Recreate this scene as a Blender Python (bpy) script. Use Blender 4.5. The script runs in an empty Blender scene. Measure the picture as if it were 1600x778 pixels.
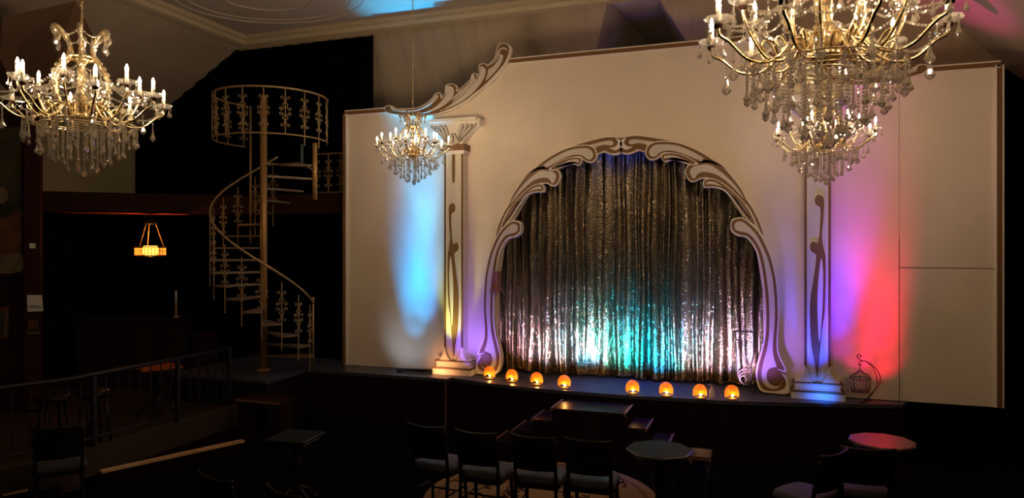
import bpy, math, random
FL = 0.18      # level of the main floor below the stage
from mathutils import Vector
random.seed(7)
C = bpy.context.scene.collection
PI = math.pi
# ------------------------------------------------------------------ camera
F_PX = 1093.0; YAW = math.radians(19.7); EYE = 2.75
cam = bpy.data.cameras.new('camera'); camo = bpy.data.objects.new('camera', cam); C.objects.link(camo)
cam.sensor_width = 36; cam.lens = F_PX / 1600 * 36; cam.shift_y = -3 / 1600
camo.location = (0, 0, EYE); camo.rotation_euler = (PI / 2, 0, YAW)
cam.clip_start = 0.05
bpy.context.scene.camera = camo
sc = bpy.context.scene
sc.view_settings.view_transform = 'Standard'; sc.view_settings.look = 'None'
sc.view_settings.exposure = 1.36; sc.view_settings.gamma = 1.0
sc.view_settings.use_curve_mapping = False
cy = sc.cycles
cy.use_denoising = True; cy.max_bounces = 8; cy.diffuse_bounces = 3; cy.glossy_bounces = 4
cy.transmission_bounces = 5; cy.transparent_max_bounces = 16
cy.sample_clamp_indirect = 3.0; cy.sample_clamp_direct = 0.0
cy.caustics_reflective = False; cy.caustics_refractive = False
try: cy.use_light_tree = True
except Exception: pass
w = bpy.data.worlds.new('world'); sc.world = w; w.use_nodes = True
w.node_tree.nodes['Background'].inputs[0].default_value = (0.9, 0.6, 0.4, 1)
w.node_tree.nodes['Background'].inputs[1].default_value = 0.0015
# ------------------------------------------------------------------ stage lighting
def spot(name, loc, to, col, power, size, blend=1.0, r=0.05):
    l = bpy.data.lights.new(name, 'SPOT'); l.energy = power; l.color = col
    l.spot_size = math.radians(size); l.spot_blend = blend; l.shadow_soft_size = r
    o = bpy.data.objects.new(name, l); C.objects.link(o); o.location = loc
    o.rotation_euler = (Vector(to) - Vector(loc)).to_track_quat('-Z', 'Y').to_euler()
    return o
XC = -1.80
# left washes: rows of narrow uplight beams from the deck
for X_, za, pw, sz in ((-4.95, 1.7, 6, 40), (-4.78, 2.1, 22, 32), (-5.02, 2.2, 20, 32), (-4.76, 2.65, 50, 28), (-5.02, 2.65, 42, 28), (-4.78, 3.2, 46, 24), (-4.98, 3.2, 36, 24), (-4.9, 4.1, 50, 22)):
    spot('cyan_wash_light', (X_, 8.93, 1.0), (X_, 9.47, za), (0.0, 0.36, 1.0), pw * 1.9, sz, 1.0)
spot('pale_wash_light', (-5.2, 8.75, 1.02), (-5.0, 9.47, 1.4), (0.6, 0.75, 1.0), 3.5, 90)
spot('ceiling_cyan_light', (-4.6, 9.0, 1.05), (-5.0, 9.45, 6.38), (0.0, 0.50, 1.0), 700, 22)
spot('amber_base_light', (-4.45, 8.94, 0.98), (-4.36, 9.3, 0.99), (1.0, 0.40, 0.16), 4.0, 110)
spot('amber_column_light', (-4.25, 9.05, 1.12), (-4.25, 9.3, 2.1), (0.85, 0.90, 0.06), 34, 50)
spot('violet_left_light', (-3.9, 8.9, 1.0), (-3.85, 9.47, 1.9), (0.24, 0.12, 1.0), 20, 105)
# right washes
spot('blue_base_light', (0.72, 8.96, 0.98), (0.66, 9.3, 0.96), (0.01, 0.14, 1.0), 3.6, 90)
spot('blue_column_light', (0.62, 9.02, 1.04), (0.62, 9.3, 1.85), (0.02, 0.05, 1.0), 44, 54)
for x_, za, pw, sz, col in ((0.90, 1.6, 5, 34, (.5, .02, .8)), (0.86, 2.1, 44, 34, (.14, .02, 1.0)), (0.88, 2.7, 88, 30, (.18, .02, 1.0)), (0.98, 3.6, 40, 26, (.6, .06, .9)),
                            (1.08, 1.45, 7, 44, (1.0, .01, .25)), (1.12, 3.4, 26, 26, (1.0, .05, .35)),
                            (1.33, 1.45, 9, 56, (1.0, .008, .06)), (1.20, 1.8, 12, 40, (1.0, .008, .08)), (1.36, 1.9, 20, 40, (1.0, .0, .06)), (1.34, 2.4, 40, 34, (1.0, .0, .06)), (1.32, 3.0, 38, 28, (1.0, .004, .08))):
    spot('right_wash_light', (x_, 8.95, 1.0), (x_, 9.47, za), col, pw, sz, 1.0)
spot('violet_right_light', (-0.15, 8.9, 1.0), (0.1, 9.47, 2.0), (0.28, 0.12, 1.0), 22, 105)
spot('pink_slope_light', (3.0, 9.75, 1.0), (2.02, 9.55, 5.85), (1.0, 0.08, 0.42), 230, 20)
spot('blue_recess_light', (-1.7, 9.95, 1.2), (-1.7, 10.3, 6.0), (0.15, 0.08, 1.0), 12, 40)
# curtain footlight colours
for cx_, col, p, sz in ((-3.2, (0.95, 0.55, 0.9), 46, 60), (-2.95, (0.35, 0.55, 1.0), 40, 60), (-2.7, (1.0, 0.75, 0.95), 60, 62), (-2.4, (0.0, 0.42, 1.0), 110, 62), (-2.15, (1.0, 0.75, 0.95), 40, 60), (-1.9, (0.0, 0.75, 0.75), 110, 66),
                    (-1.6, (0.0, 0.50, 1.0), 90, 62), (-1.3, (0.0, 0.30, 1.0), 200, 62), (-1.05, (0.1, 0.75, 1.0), 80, 60), (-0.75, (1.0, 0.62, 0.95), 120, 62), (-0.5, (0.35, 0.45, 1.0), 70, 60), (-0.3, (1.0, 0.5, 0.9), 46, 60)):
    spot('curtain_light', (cx_, 9.10, 0.97), (cx_, 9.8, 1.55), col, p * 1.55, sz + 12, 1.0, 0.04)
spot('red_deck_fill', (1.25, 9.3, 2.1), (1.30, 9.26, 0.9), (1.0, 0.01, 0.03), 14, 26)  # added spot without a fixture, reddens the deck below the red wash

spot('deck_blue_fill', (-1.8, 9.58, 4.35), (-1.6, 8.75, 0.9), (0.06, 0.11, 1.0), 300, 44, 1.0, 0.1)  # added unseen spot behind the arch top, stands in for blue spill on the deck

# ------------------------------------------------------------------ measuring helpers: a point of the photograph on a known plane
_c, _s = math.cos(YAW), math.sin(YAW)
def at(px, py, cz=None, Y=None, Z=None):
    a = (px - 800) / F_PX; b = (386 - py) / F_PX
    d = (-_s + a * _c, _c + a * _s, b)
    t = cz if cz is not None else (Y / d[1] if Y is not None else (Z - EYE) / d[2])
    return Vector((d[0] * t, d[1] * t, EYE + d[2] * t))
def fp(px, py, Y=9.41):
    p = at(px, py, Y=Y); return (p.x, p.z)

# ------------------------------------------------------------------ materials
def mat(name, col, rough=0.6, metal=0.0, bump=0.0, scale=20.0, var=0.0, emit=None, spec=None, stretch=(1, 1, 1), aniso=None):
    m = bpy.data.materials.new(name); m.use_nodes = True
    nt = m.node_tree; b = nt.nodes['Principled BSDF']
    b.inputs['Base Color'].default_value = (*col, 1); b.inputs['Roughness'].default_value = rough
    b.inputs['Metallic'].default_value = metal
    if spec is not None: b.inputs['Specular IOR Level'].default_value = spec
    tc = nt.nodes.new('ShaderNodeTexCoord'); mp = nt.nodes.new('ShaderNodeMapping')
    mp.inputs['Scale'].default_value = stretch
    nz = nt.nodes.new('ShaderNodeTexNoise'); nz.inputs['Scale'].default_value = scale; nz.inputs['Detail'].default_value = 5
    nt.links.new(tc.outputs['Object'], mp.inputs['Vector']); nt.links.new(mp.outputs['Vector'], nz.inputs['Vector'])
    if var > 0:
        cr = nt.nodes.new('ShaderNodeValToRGB')
        cr.color_ramp.elements[0].position = 0.3; cr.color_ramp.elements[1].position = 0.7
        cr.color_ramp.elements[0].color = (*[c * (1 - var) for c in col], 1)
        cr.color_ramp.elements[1].color = (*[min(1, c * (1 + var)) for c in col], 1)
        nt.links.new(nz.outputs['Fac'], cr.inputs['Fac']); nt.links.new(cr.outputs['Color'], b.inputs['Base Color'])
    if bump > 0:
        bp = nt.nodes.new('ShaderNodeBump'); bp.inputs['Strength'].default_value = bump; bp.inputs['Distance'].default_value = 0.01
        nt.links.new(nz.outputs['Fac'], bp.inputs['Height']); nt.links.new(bp.outputs['Normal'], b.inputs['Normal'])
    if emit:
        b.inputs['Emission Color'].default_value = (*emit[0], 1); b.inputs['Emission Strength'].default_value = emit[1]
    return m
M = {}
M['facade'] = mat('painted_cream_flat', (0.80, 0.67, 0.54), 0.75, bump=0.06, scale=3, var=0.03)
M['white'] = mat('painted_white_board', (0.82, 0.75, 0.66), 0.6)
M['cream'] = mat('painted_pale_grey', (0.66, 0.60, 0.52), 0.6)
M['brown'] = mat('painted_brown_line', (0.19, 0.090, 0.028), 0.55)
M['groove'] = mat('painted_capital_groove', (0.12, 0.06, 0.04), 0.6)
M['seam'] = mat('panel_seam', (0.10, 0.06, 0.05), 0.9)
M['ceil'] = mat('ceiling_plaster', (0.62, 0.54, 0.48), 0.9, bump=0.5, scale=2.2, var=0.04)
M['slope'] = mat('slope_cloth', (0.55, 0.44, 0.34), 0.9, bump=0.25, scale=3.0, var=0.05, stretch=(0.25, 1, 1))
M['slopeback'] = mat('back_slope_cloth', (0.50, 0.38, 0.26), 0.9, bump=0.5, scale=2.5, var=0.10, stretch=(2.5, 0.2, 0.2))
M['moulding'] = mat('ceiling_moulding', (0.66, 0.54, 0.38), 0.7)
M['panelwall'] = mat('olive_cream_wall', (0.34, 0.28, 0.16), 0.9)
M['black'] = mat('black_drape', (0.0022, 0.0022, 0.0026), 1.0, spec=0.0)
M['blackwall'] = mat('black_wall', (0.004, 0.004, 0.005), 0.9, spec=0.02)
M['carpet'] = mat('dark_carpet', (0.0055, 0.0048, 0.0042), 1.0, spec=0.0, var=0.4, scale=60)
M['redcarpet'] = mat('dark_red_carpet', (0.012, 0.0018, 0.002), 1.0, spec=0.0)
M['tiercarpet'] = mat('tier_carpet', (0.045, 0.026, 0.019), 1.0, spec=0.0, var=0.2, scale=40)
M['curb'] = mat('tier_curb', (0.05, 0.035, 0.025), 0.9, spec=0.05)
M['stagewood'] = mat('stage_front_boards', (0.014, 0.0045, 0.0035), 0.7, spec=0.08, var=0.25, scale=3, stretch=(8, 8, 0.4))
M['deck'] = mat('stage_deck_paint', (0.055, 0.055, 0.075), 0.38, spec=0.35, var=0.15, scale=4)
M['stepwood'] = mat('step_wood', (0.018, 0.008, 0.006), 0.30, spec=0.5)
M['nosing'] = mat('worn_wood_nosing', (0.18, 0.08, 0.05), 0.7)
M['strip'] = mat('pine_nosing', (0.62, 0.36, 0.17), 0.6, var=0.2, scale=6, stretch=(1, 8, 8))
M['chairwood'] = mat('dark_chair_wood', (0.010, 0.005, 0.004), 0.32, spec=0.22)
M['seat'] = mat('grey_seat_vinyl', (0.055, 0.058, 0.068), 0.6, spec=0.25)
M['tabletop'] = mat('lacquered_tabletop', (0.03, 0.03, 0.04), 0.12, spec=1.0)
M['redtop'] = mat('glossy_tabletop', (0.10, 0.05, 0.05), 0.28, spec=1.0)
M['orangewood'] = mat('orange_wood_top', (0.30, 0.06, 0.012), 0.7, spec=0.1)
M['darkwood'] = mat('dark_red_wood', (0.020, 0.006, 0.004), 0.6, spec=0.1, var=0.3, scale=4)
M['gold'] = mat('chandelier_brass', (0.90, 0.70, 0.38), 0.25, 1.0)
M['bronze'] = mat('dull_bronze_paint', (0.42, 0.27, 0.13), 0.45, 0.35)
M['pole'] = mat('gilt_pole_paint', (0.40, 0.22, 0.07), 0.42, 0.4)
M['tread'] = mat('tread_paint', (0.22, 0.15, 0.10), 0.5, 0.2)
M['iron'] = mat('wrought_iron', (0.012, 0.008, 0.01), 0.5, 0.3)
M['candle'] = mat('cream_candle_sleeve', (0.86, 0.78, 0.62), 0.5)
M['bulb'] = mat('lit_candle_bulb', (1, 0.8, 0.5), 0.4, emit=((1.0, 0.73, 0.45), 290.0))
M['paper'] = mat('white_paper', (0.65, 0.62, 0.60), 0.9)
M['rug1'] = mat('beige_rug', (0.30, 0.185, 0.10), 1.0, spec=0.0, var=0.15, scale=30)
M['rug2'] = mat('rug_dark_flowers', (0.03, 0.012, 0.012), 1.0, spec=0.0)
M['rug3'] = mat('rug_border', (0.20, 0.12, 0.07), 1.0, spec=0.0)
M['paint_dark'] = mat('dark_painting_canvas', (0.05, 0.045, 0.028), 0.9, spec=0.0, var=0.7, scale=1.6)
M['paint_skin'] = mat('painting_warm_tones', (0.10, 0.045, 0.025), 0.9, spec=0.0, var=0.4, scale=5)
M['paint_pale'] = mat('painting_pale_tones', (0.13, 0.10, 0.06), 0.9, spec=0.0, var=0.3, scale=5)
M['oak'] = mat('pinkish_wood_box', (0.30, 0.12, 0.10), 0.5)
M['clearplastic'] = mat('pump_bottle_plastic', (0.45, 0.40, 0.45), 0.15, spec=0.6)
M['clearplastic'].node_tree.nodes['Principled BSDF'].inputs['Alpha'].default_value = 0.35
M['fixture'] = mat('black_fixture_body', (0.006, 0.006, 0.007), 0.5, spec=0.2)

def crystal():
    m = bpy.data.materials.new('cut_crystal'); m.use_nodes = True; nt = m.node_tree
    for n in list(nt.nodes): nt.nodes.remove(n)
    out = nt.nodes.new('ShaderNodeOutputMaterial')
    g = nt.nodes.new('ShaderNodeBsdfGlass'); g.inputs['IOR'].default_value = 1.6; g.inputs['Roughness'].default_value = 0.03
    g.inputs['Color'].default_value = (1, 0.98, 0.94, 1)
    gl = nt.nodes.new('ShaderNodeBsdfGlossy'); gl.inputs['Roughness'].default_value = 0.07; gl.inputs['Color'].default_value = (1.0, 0.93, 0.80, 1)
    t = nt.nodes.new('ShaderNodeBsdfTransparent')
    a = nt.nodes.new('ShaderNodeMixShader'); a.inputs[0].default_value = 0.55
    nt.links.new(g.outputs[0], a.inputs[1]); nt.links.new(gl.outputs[0], a.inputs[2])
    b = nt.nodes.new('ShaderNodeMixShader'); b.inputs[0].default_value = 0.30
    nt.links.new(a.outputs[0], b.inputs[1]); nt.links.new(t.outputs[0], b.inputs[2])
    tl = nt.nodes.new('ShaderNodeBsdfTranslucent'); tl.inputs['Color'].default_value = (1, .95, .86, 1)
    c = nt.nodes.new('ShaderNodeMixShader'); c.inputs[0].default_value = 0.07
    nt.links.new(b.outputs[0], c.inputs[1]); nt.links.new(tl.outputs[0], c.inputs[2])
    nt.links.new(c.outputs[0], out.inputs[0]); return m
M['crystal'] = crystal()

def amber():
    m = bpy.data.materials.new('amber_shell_glass'); m.use_nodes = True; nt = m.node_tree
    for n in list(nt.nodes): nt.nodes.remove(n)
    out = nt.nodes.new('ShaderNodeOutputMaterial')
    tr = nt.nodes.new('ShaderNodeBsdfTranslucent'); tr.inputs['Color'].default_value = (1.0, 0.36, 0.05, 1)
    df = nt.nodes.new('ShaderNodeBsdfDiffuse'); df.inputs['Color'].default_value = (0.65, 0.20, 0.04, 1)
    gl = nt.nodes.new('ShaderNodeBsdfGlossy'); gl.inputs['Roughness'].default_value = 0.2
    a = nt.nodes.new('ShaderNodeMixShader'); a.inputs[0].default_value = 0.3
    nt.links.new(tr.outputs[0], a.inputs[1]); nt.links.new(df.outputs[0], a.inputs[2])
    b = nt.nodes.new('ShaderNodeMixShader'); b.inputs[0].default_value = 0.08
    nt.links.new(a.outputs[0], b.inputs[1]); nt.links.new(gl.outputs[0], b.inputs[2])
    nt.links.new(b.outputs[0], out.inputs[0]); return m
M['amber'] = amber()
M['shellbulb'] = mat('small_warm_bulb', (1, 0.6, 0.2), 0.4, emit=((1.0, 0.50, 0.12), 20.0))
M['lampglass'] = mat('amber_lamp_glass', (0.9, 0.4, 0.08), 0.4, emit=((1.0, 0.22, 0.02), 0.6))
M['lampfire'] = mat('lit_lamp_chimney', (1, 0.7, 0.3), 0.4, emit=((1.0, 0.40, 0.05), 1.5))

def lame():
    m = bpy.data.materials.new('crushed_silver_lame'); m.use_nodes = True; nt = m.node_tree
    b = nt.nodes['Principled BSDF']; b.inputs['Metallic'].default_value = 1.0
    b.inputs['Base Color'].default_value = (0.25, 0.205, 0.145, 1); b.inputs['Roughness'].default_value = 0.15
    tc = nt.nodes.new('ShaderNodeTexCoord')
    m1 = nt.nodes.new('ShaderNodeMapping'); m1.inputs['Scale'].default_value = (1, 1, 0.09)
    n1 = nt.nodes.new('ShaderNodeTexNoise'); n1.inputs['Scale'].default_value = 75; n1.inputs['Detail'].default_value = 4
    m2 = nt.nodes.new('ShaderNodeMapping'); m2.inputs['Scale'].default_value = (0.7, 1, 0.6)
    n2 = nt.nodes.new('ShaderNodeTexNoise'); n2.inputs['Scale'].default_value = 85; n2.inputs['Detail'].default_value = 3
    b1 = nt.nodes.new('ShaderNodeBump'); b1.inputs['Strength'].default_value = 0.9; b1.inputs['Distance'].default_value = 0.009
    b2 = nt.nodes.new('ShaderNodeBump'); b2.inputs['Strength'].default_value = 1.0; b2.inputs['Distance'].default_value = 0.010
    L = nt.links.new
    L(tc.outputs['Object'], m1.inputs['Vector']); L(m1.outputs[0], n1.inputs['Vector'])
    L(tc.outputs['Object'], m2.inputs['Vector']); L(m2.outputs[0], n2.inputs['Vector'])
    L(n1.outputs['Fac'], b1.inputs['Height']); L(n2.outputs['Fac'], b2.inputs['Height'])
    L(b1.outputs['Normal'], b2.inputs['Normal']); L(b2.outputs['Normal'], b.inputs['Normal'])
    return m
M['lame'] = lame()

# ------------------------------------------------------------------ mesh helpers
class MB:
    def __init__(s): s.v = []; s.f = []; s.mi = []; s.sm = []
    def add(s, vs, fs, mi=0, smooth=False):
        o = len(s.v); s.v += [tuple(v) for v in vs]
        for f in fs: s.f.append(tuple(i + o for i in f)); s.mi.append(mi); s.sm.append(smooth)
    def box(s, x0, x1, y0, y1, z0, z1, mi=0):
        vs = [(x, y, z) for z in (z0, z1) for y in (y0, y1) for x in (x0, x1)]
        s.add(vs, [(0, 2, 3, 1), (4, 5, 7, 6), (0, 1, 5, 4), (2, 6, 7, 3), (0, 4, 6, 2), (1, 3, 7, 5)], mi)
    def beam(s, a, b, wd, ht, mi=0):
        a, b = Vector(a), Vector(b); d = (b - a).normalized()
        u = d.cross(Vector((0, 0, 1)))
        if u.length < 1e-4: u = Vector((1, 0, 0))
        u.normalize(); n = u.cross(d).normalized()
        vs = []
        for p in (a, b):
            for i, j in ((-1, -1), (1, -1), (1, 1), (-1, 1)): vs.append(p + u * wd / 2 * i + n * ht / 2 * j)
        s.add(vs, [(0, 1, 2, 3), (7, 6, 5, 4), (0, 4, 5, 1), (1, 5, 6, 2), (2, 6, 7, 3), (3, 7, 4, 0)], mi)
    def prism(s, pts, z0, z1, mi=0):       # plan polygon (x, y) between two heights
        n = len(pts)
        s.add([(x, y, z0) for x, y in pts] + [(x, y, z1) for x, y in pts],
              [tuple(range(n))[::-1], tuple(range(n, 2 * n))] + [(i, (i + 1) % n, (i + 1) % n + n, i + n) for i in range(n)], mi)
    def slab(s, pts, y0, y1, mi=0):        # upright polygon (x, z) between two depths
        n = len(pts)
        s.add([(x, y0, z) for x, z in pts] + [(x, y1, z) for x, z in pts],
              [tuple(range(n)), tuple(range(n, 2 * n))[::-1]] + [(i, (i + 1) % n, (i + 1) % n + n, i + n) for i in range(n)], mi)
    def lathe(s, prof, seg=16, c=(0, 0, 0), mi=0, smooth=True, sy=1.0, rot=0.0):
        vs = []; fs = []; n = len(prof)
        for i in range(seg):
            a = 2 * PI * i / seg + rot
            for r, z in prof: vs.append((c[0] + r * math.cos(a), c[1] + r * math.sin(a) * sy, c[2] + z))
        for i in range(seg):
            for j in range(n - 1):
                a = i * n + j; b = ((i + 1) % seg) * n + j
                fs.append((a, b, b + 1, a + 1))
        s.add(vs, fs, mi, smooth)
    def tube(s, pts, r, seg=8, mi=0, smooth=True, closed=False, radii=None):
        pts = [Vector(p) for p in pts]; n = len(pts)
        vs = []; prev = None
        for i, p in enumerate(pts):
            d = (pts[(i + 1) % n] - pts[i - 1]) if closed else (pts[min(i + 1, n - 1)] - pts[max(i - 1, 0)])
            if d.length < 1e-9: d = Vector((0, 0, 1))
            d.normalize()
            if prev is None:
                u = d.cross(Vector((0, 0, 1)))
                if u.length < 1e-3: u = d.cross(Vector((1, 0, 0)))
            else: u = prev - d * prev.dot(d)
            u.normalize(); prev = u; v = d.cross(u)
            rr = radii[i] if radii else r
            for k in range(seg):
                a = 2 * PI * k / seg + PI / 4
                vs.append(p + u * rr * math.cos(a) + v * rr * math.sin(a))
        fs = []
        for i in range(n if closed else n - 1):
            for k in range(seg):
                a = i * seg + k; b = i * seg + (k + 1) % seg; j = ((i + 1) % n) * seg
                fs.append((a, b, j + (k + 1) % seg, j + k))
        if not closed: fs += [tuple(range(seg))[::-1], tuple(range((n - 1) * seg, n * seg))]
        s.add(vs, fs, mi, smooth)
    def bead(s, c, r, mi=0, e=1.0):
        x, y, z = c; vs = [(x, y, z + r * e)]
        for zz, rr in ((0.45, 0.88), (-0.45, 0.88)):
            for k in range(5):
                a = 2 * PI * k / 5 + (0.6 if zz < 0 else 0)
                vs.append((x + rr * r * math.cos(a), y + rr * r * math.sin(a), z + zz * r * e))
        vs.append((x, y, z - r * e)); fs = []
        for k in range(5):
            k2 = (k + 1) % 5
            fs += [(0, 1 + k, 1 + k2), (1 + k, 6 + k, 1 + k2), (1 + k2, 6 + k, 6 + k2), (11, 6 + k2, 6 + k)]
        s.add(vs, fs, mi)
    def drop(s, c, h, r, seg=6, mi=0, sy=1.0, rot=0.0):
        s.lathe([(0.0005, 0), (r * .22, -h * .12), (r * .5, -h * .45), (r, -h * .72), (r * .62, -h * .9), (0.0005, -h)], seg, c, mi, False, sy, rot)
    def build(s, name, mats, parent=None, off=None):
        me = bpy.data.meshes.new(name); o = bpy.data.objects.new(name, me)
        if parent is not None and off is None: off = parent.get('_o')
        ox = Vector(off) if off is not None else Vector((0, 0, 0))
        me.from_pydata([(v[0] - ox[0], v[1] - ox[1], v[2] - ox[2]) for v in s.v], [], s.f)
        me.polygons.foreach_set('material_index', s.mi); me.polygons.foreach_set('use_smooth', s.sm)
        if not isinstance(mats, (list, tuple)): mats = [mats]
        for m in mats: me.materials.append(m)
        me.update(); C.objects.link(o)
        if parent is not None: o.parent = parent
        elif off is not None: o.location = off
        return o
def tag(o, label, cat, group=None):
    o['label'] = label; o['category'] = cat
    if group: o['group'] = group
    return o
def empty(name, loc, label, cat, group=None, rz=0.0):
    o = bpy.data.objects.new(name, None); C.objects.link(o); o.location = loc; o.rotation_euler = (0, 0, rz)
    return tag(o, label, cat, group)
def struct(name, mb, m):
    o = mb.build(name, m); o['kind'] = 'structure'; return o
def smooth(pts, n=6, closed=True):
    out = []; N = len(pts)
    rng = range(N) if closed else range(N - 1)
    for i in rng:
        g = (lambda k: pts[k % N]) if closed else (lambda k: pts[max(0, min(N - 1, k))])
        p0, p1, p2, p3 = g(i - 1), g(i), g(i + 1), g(i + 2)
        for j in range(n):
            t = j / n
            out.append(tuple(0.5 * (2 * p1[k] + (p2[k] - p0[k]) * t + (2 * p0[k] - 5 * p1[k] + 4 * p2[k] - p3[k]) * t * t
                                    + (3 * p1[k] - p0[k] - 3 * p2[k] + p3[k]) * t ** 3) for k in range(len(p1))))
    if not closed: out.append(tuple(pts[-1]))
    return out
def inset(pts, d):
    A = sum(pts[i][0] * pts[(i + 1) % len(pts)][1] - pts[(i + 1) % len(pts)][0] * pts[i][1] for i in range(len(pts)))
    sg = 1 if A > 0 else -1; out = []; n = len(pts)
    for i in range(n):
        a, b = pts[i - 1], pts[(i + 1) % n]; dx, dy = b[0] - a[0], b[1] - a[1]; l = math.hypot(dx, dy) or 1
        out.append((pts[i][0] - sg * dy / l * d, pts[i][1] + sg * dx / l * d))
    return out
def mir(pts): return [(2 * XC - x, z) for x, z in pts]

# ================================================================== ROOM SHELL
ZC = 6.38; YB = 9.9; XL = -8.5; XR = 1.4
b = MB(); b.box(-12, 6, -4, 13, FL - .1, FL); struct('floor', b, M['carpet'])
b = MB(); b.box(XL, XR, -4, YB, ZC, ZC + 0.1); struct('ceiling', b, M['ceil'])
# left slope with a dark dormer cheek
b = MB(); zl = 4.87; xw = -11.1
b.add([(XL, -4, ZC), (XL, YB + .3, ZC), (xw, YB + .3, zl), (xw, -4, zl)], [(0, 1, 2, 3)])
b.add([(XL, -4, ZC + .1), (XL, YB + .3, ZC + .1), (xw - .1, YB + .3, zl + .05), (xw - .1, -4, zl + .05)], [(3, 2, 1, 0)])
struct('ceiling_left', b, M['slope'])
b = MB(); b.box(xw - .1, xw, -4, 10.3, 3.5, zl); struct('wall_left', b, M['panelwall'])
b = MB(); b.box(xw - .1, xw, -4, 10.3, 0, 3.5); struct('wall_left_lower', b, M['blackwall'])  # black below the mezzanine: the recess's darkness put into the wall colour
b = MB(); b.add([(XR, -4, ZC), (XR, YB, ZC), (XR + 3.6, YB + 1.8, ZC - 3.0), (XR + 3.6, -4, ZC - 3.0)], [(3, 2, 1, 0)])
b.add([(XR, -4, ZC + .1), (XR, YB, ZC + .1), (XR + 3.6, YB + 1.8, ZC - 2.9), (XR + 3.6, -4, ZC - 2.9)], [(0, 1, 2, 3)])
struct('ceiling_right', b, M['slope'])
b = MB(); b.box(XR + 3.6, XR + 3.7, -4, 13, 0, ZC - 3.0); struct('wall_right', b, M['blackwall'])
# back slope: strips around a trapezoid recess
def bs(x, z): return (x, YB + (ZC - z) * 0.6, z)
ZR = 5.05
rec = [(-2.10, 6.30), (-1.40, 6.30), (-0.62, ZR), (-2.62, ZR)]
b = MB()
b.add([bs(XL, ZC), bs(rec[0][0], ZC), bs(rec[0][0], 6.30), bs(rec[3][0], ZR), bs(XL - 1.5, ZR)], [(0, 1, 2, 3, 4)])
b.add([bs(rec[1][0], ZC), bs(XR, ZC), (XR + 1.2 * (ZC - ZR), YB + .6 * (ZC - ZR), ZR), bs(rec[2][0], ZR), bs(rec[1][0], 6.30)], [(0, 1, 2, 3, 4)])
b.add([bs(rec[0][0], ZC), bs(rec[1][0], ZC), bs(rec[1][0], 6.30), bs(rec[0][0], 6.30)], [(0, 1, 2, 3)])
struct('ceiling_back', b, M['slopeback'])
b = MB()
q = [bs(*p) for p in rec]; d2 = [(q[0][0] + .3, q[0][1] + 3, q[0][2]), (q[1][0] - .1, q[1][1] + 3, q[1][2]), (q[2][0] - .1, q[2][1] + 2.4, q[2][2]), (q[3][0] + .6, q[3][1] + 2.4, q[3][2])]
b.add(q + d2, [(0, 1, 5, 4), (1, 2, 6, 5), (3, 0, 4, 7), (4, 5, 6, 7)])
struct('trim_1', b, M['slope'])
b = MB(); b.box(-12, XR + 3.7, 10.72, 10.82, 0, ZR + .02); struct('wall_back', b, M['blackwall'])
b = MB(); b.box(-12, XR + 3.7, -4.1, -4, 0, ZC + .1); struct('wall_front', b, M['blackwall'])
# cove moulding round the flat ceiling
b = MB()
prof = [(0.0, 0.0), (0.0, -0.05), (0.03, -0.07), (0.05, -0.12), (0.10, -0.14), (0.10, 0.0)]
n = len(prof)
def mould(mb, A, Bp, dirx, diry):
    vs = [(A[0] - dirx * (.16 - u * 1.6), A[1] - diry * (.16 - u * 1.6), ZC + v * 1.1) for u, v in prof] + [(Bp[0] - dirx * (.16 - u * 1.6), Bp[1] - diry * (.16 - u * 1.6), ZC + v * 1.1) for u, v in prof]
    mb.add(vs, [(i, (i + 1) % n, (i + 1) % n + n, i + n) for i in range(n)] + [tuple(range(n)), tuple(range(n, 2 * n))[::-1]])
mould(b, (XL, YB), (XR, YB), 0, 1); struct('trim_2', b, M['moulding'])
b = MB(); mould(b, (XL, -4), (XL, YB), -1, 0); struct('trim_3', b, M['moulding'])
# embossed swirl rosette bands on the ceiling plaster
b = MB()
for rr in (1.15, 1.0, 0.55):
    b.tube([(XL + 1.75 + rr * math.cos(a) * 1.25, YB - 1.55 + rr * math.sin(a), ZC) for a in [2 * PI * i / 60 for i in range(60)]], 0.018, 6, closed=True)
struct('trim_4', b, M['ceil'])
# dormer: solid wedge under the left slope, its recess shade put into dark brown
b = MB()
A = [at(0, 22, cz=8.2), at(118, 0, cz=8.6), at(125, -60, cz=8.8), at(0, -80, cz=8.2)]
p1, p2, p3, p4, p5 = at(4, 27, cz=7.6), at(118, 1, cz=8.0), at(148, 60, cz=9.1), at(66, 160, cz=9.8), at(0, 95, cz=8.9)
q1 = [p + Vector((-.6, .2, 0.0)) for p in (p1, p2, p3, p4, p5)]
b.add([p1, p2, p3, p4, p5] + q1, [(0, 1, 2, 3, 4), (9, 8, 7, 6, 5), (0, 5, 6, 1), (1, 6, 7, 2), (2, 7, 8, 3), (3, 8, 9, 4), (4, 9, 5, 0)])
struct('trim_5', b, mat('dormer_shade_brown', (0.16, 0.085, 0.045), 0.9))

# ================================================================== black drapes
def drape(name, x0, x1, Y, z0, ztop, label, amp=0.03, per=0.28):
    b = MB(); N = int((x1 - x0) / 0.05); vs = []; 
    for i in range(N + 1):
        x = x0 + (x1 - x0) * i / N; y = Y + amp * math.sin(2 * PI * x / per) * (0.7 + 0.3 * math.sin(x * 3.1))
        vs += [(x, y, z0), (x, y - 0.0, ztop(x))]
    b.add(vs, [(2 * i, 2 * i + 2, 2 * i + 3, 2 * i + 1) for i in range(N)], 0, True)
    o = b.build(name, M['black'], off=((x0 + x1) / 2, Y, z0)); return tag(o, label, 'drape')
drape('backdrop_drape', xw + .02, -5.96, 9.97, 0.5, lambda x: min(6.24, zl + (x - xw) * .58 - .02) if x < -8.7 else 6.20,
      'tall black drape hanging behind the spiral staircase', amp=0.02)

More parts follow.
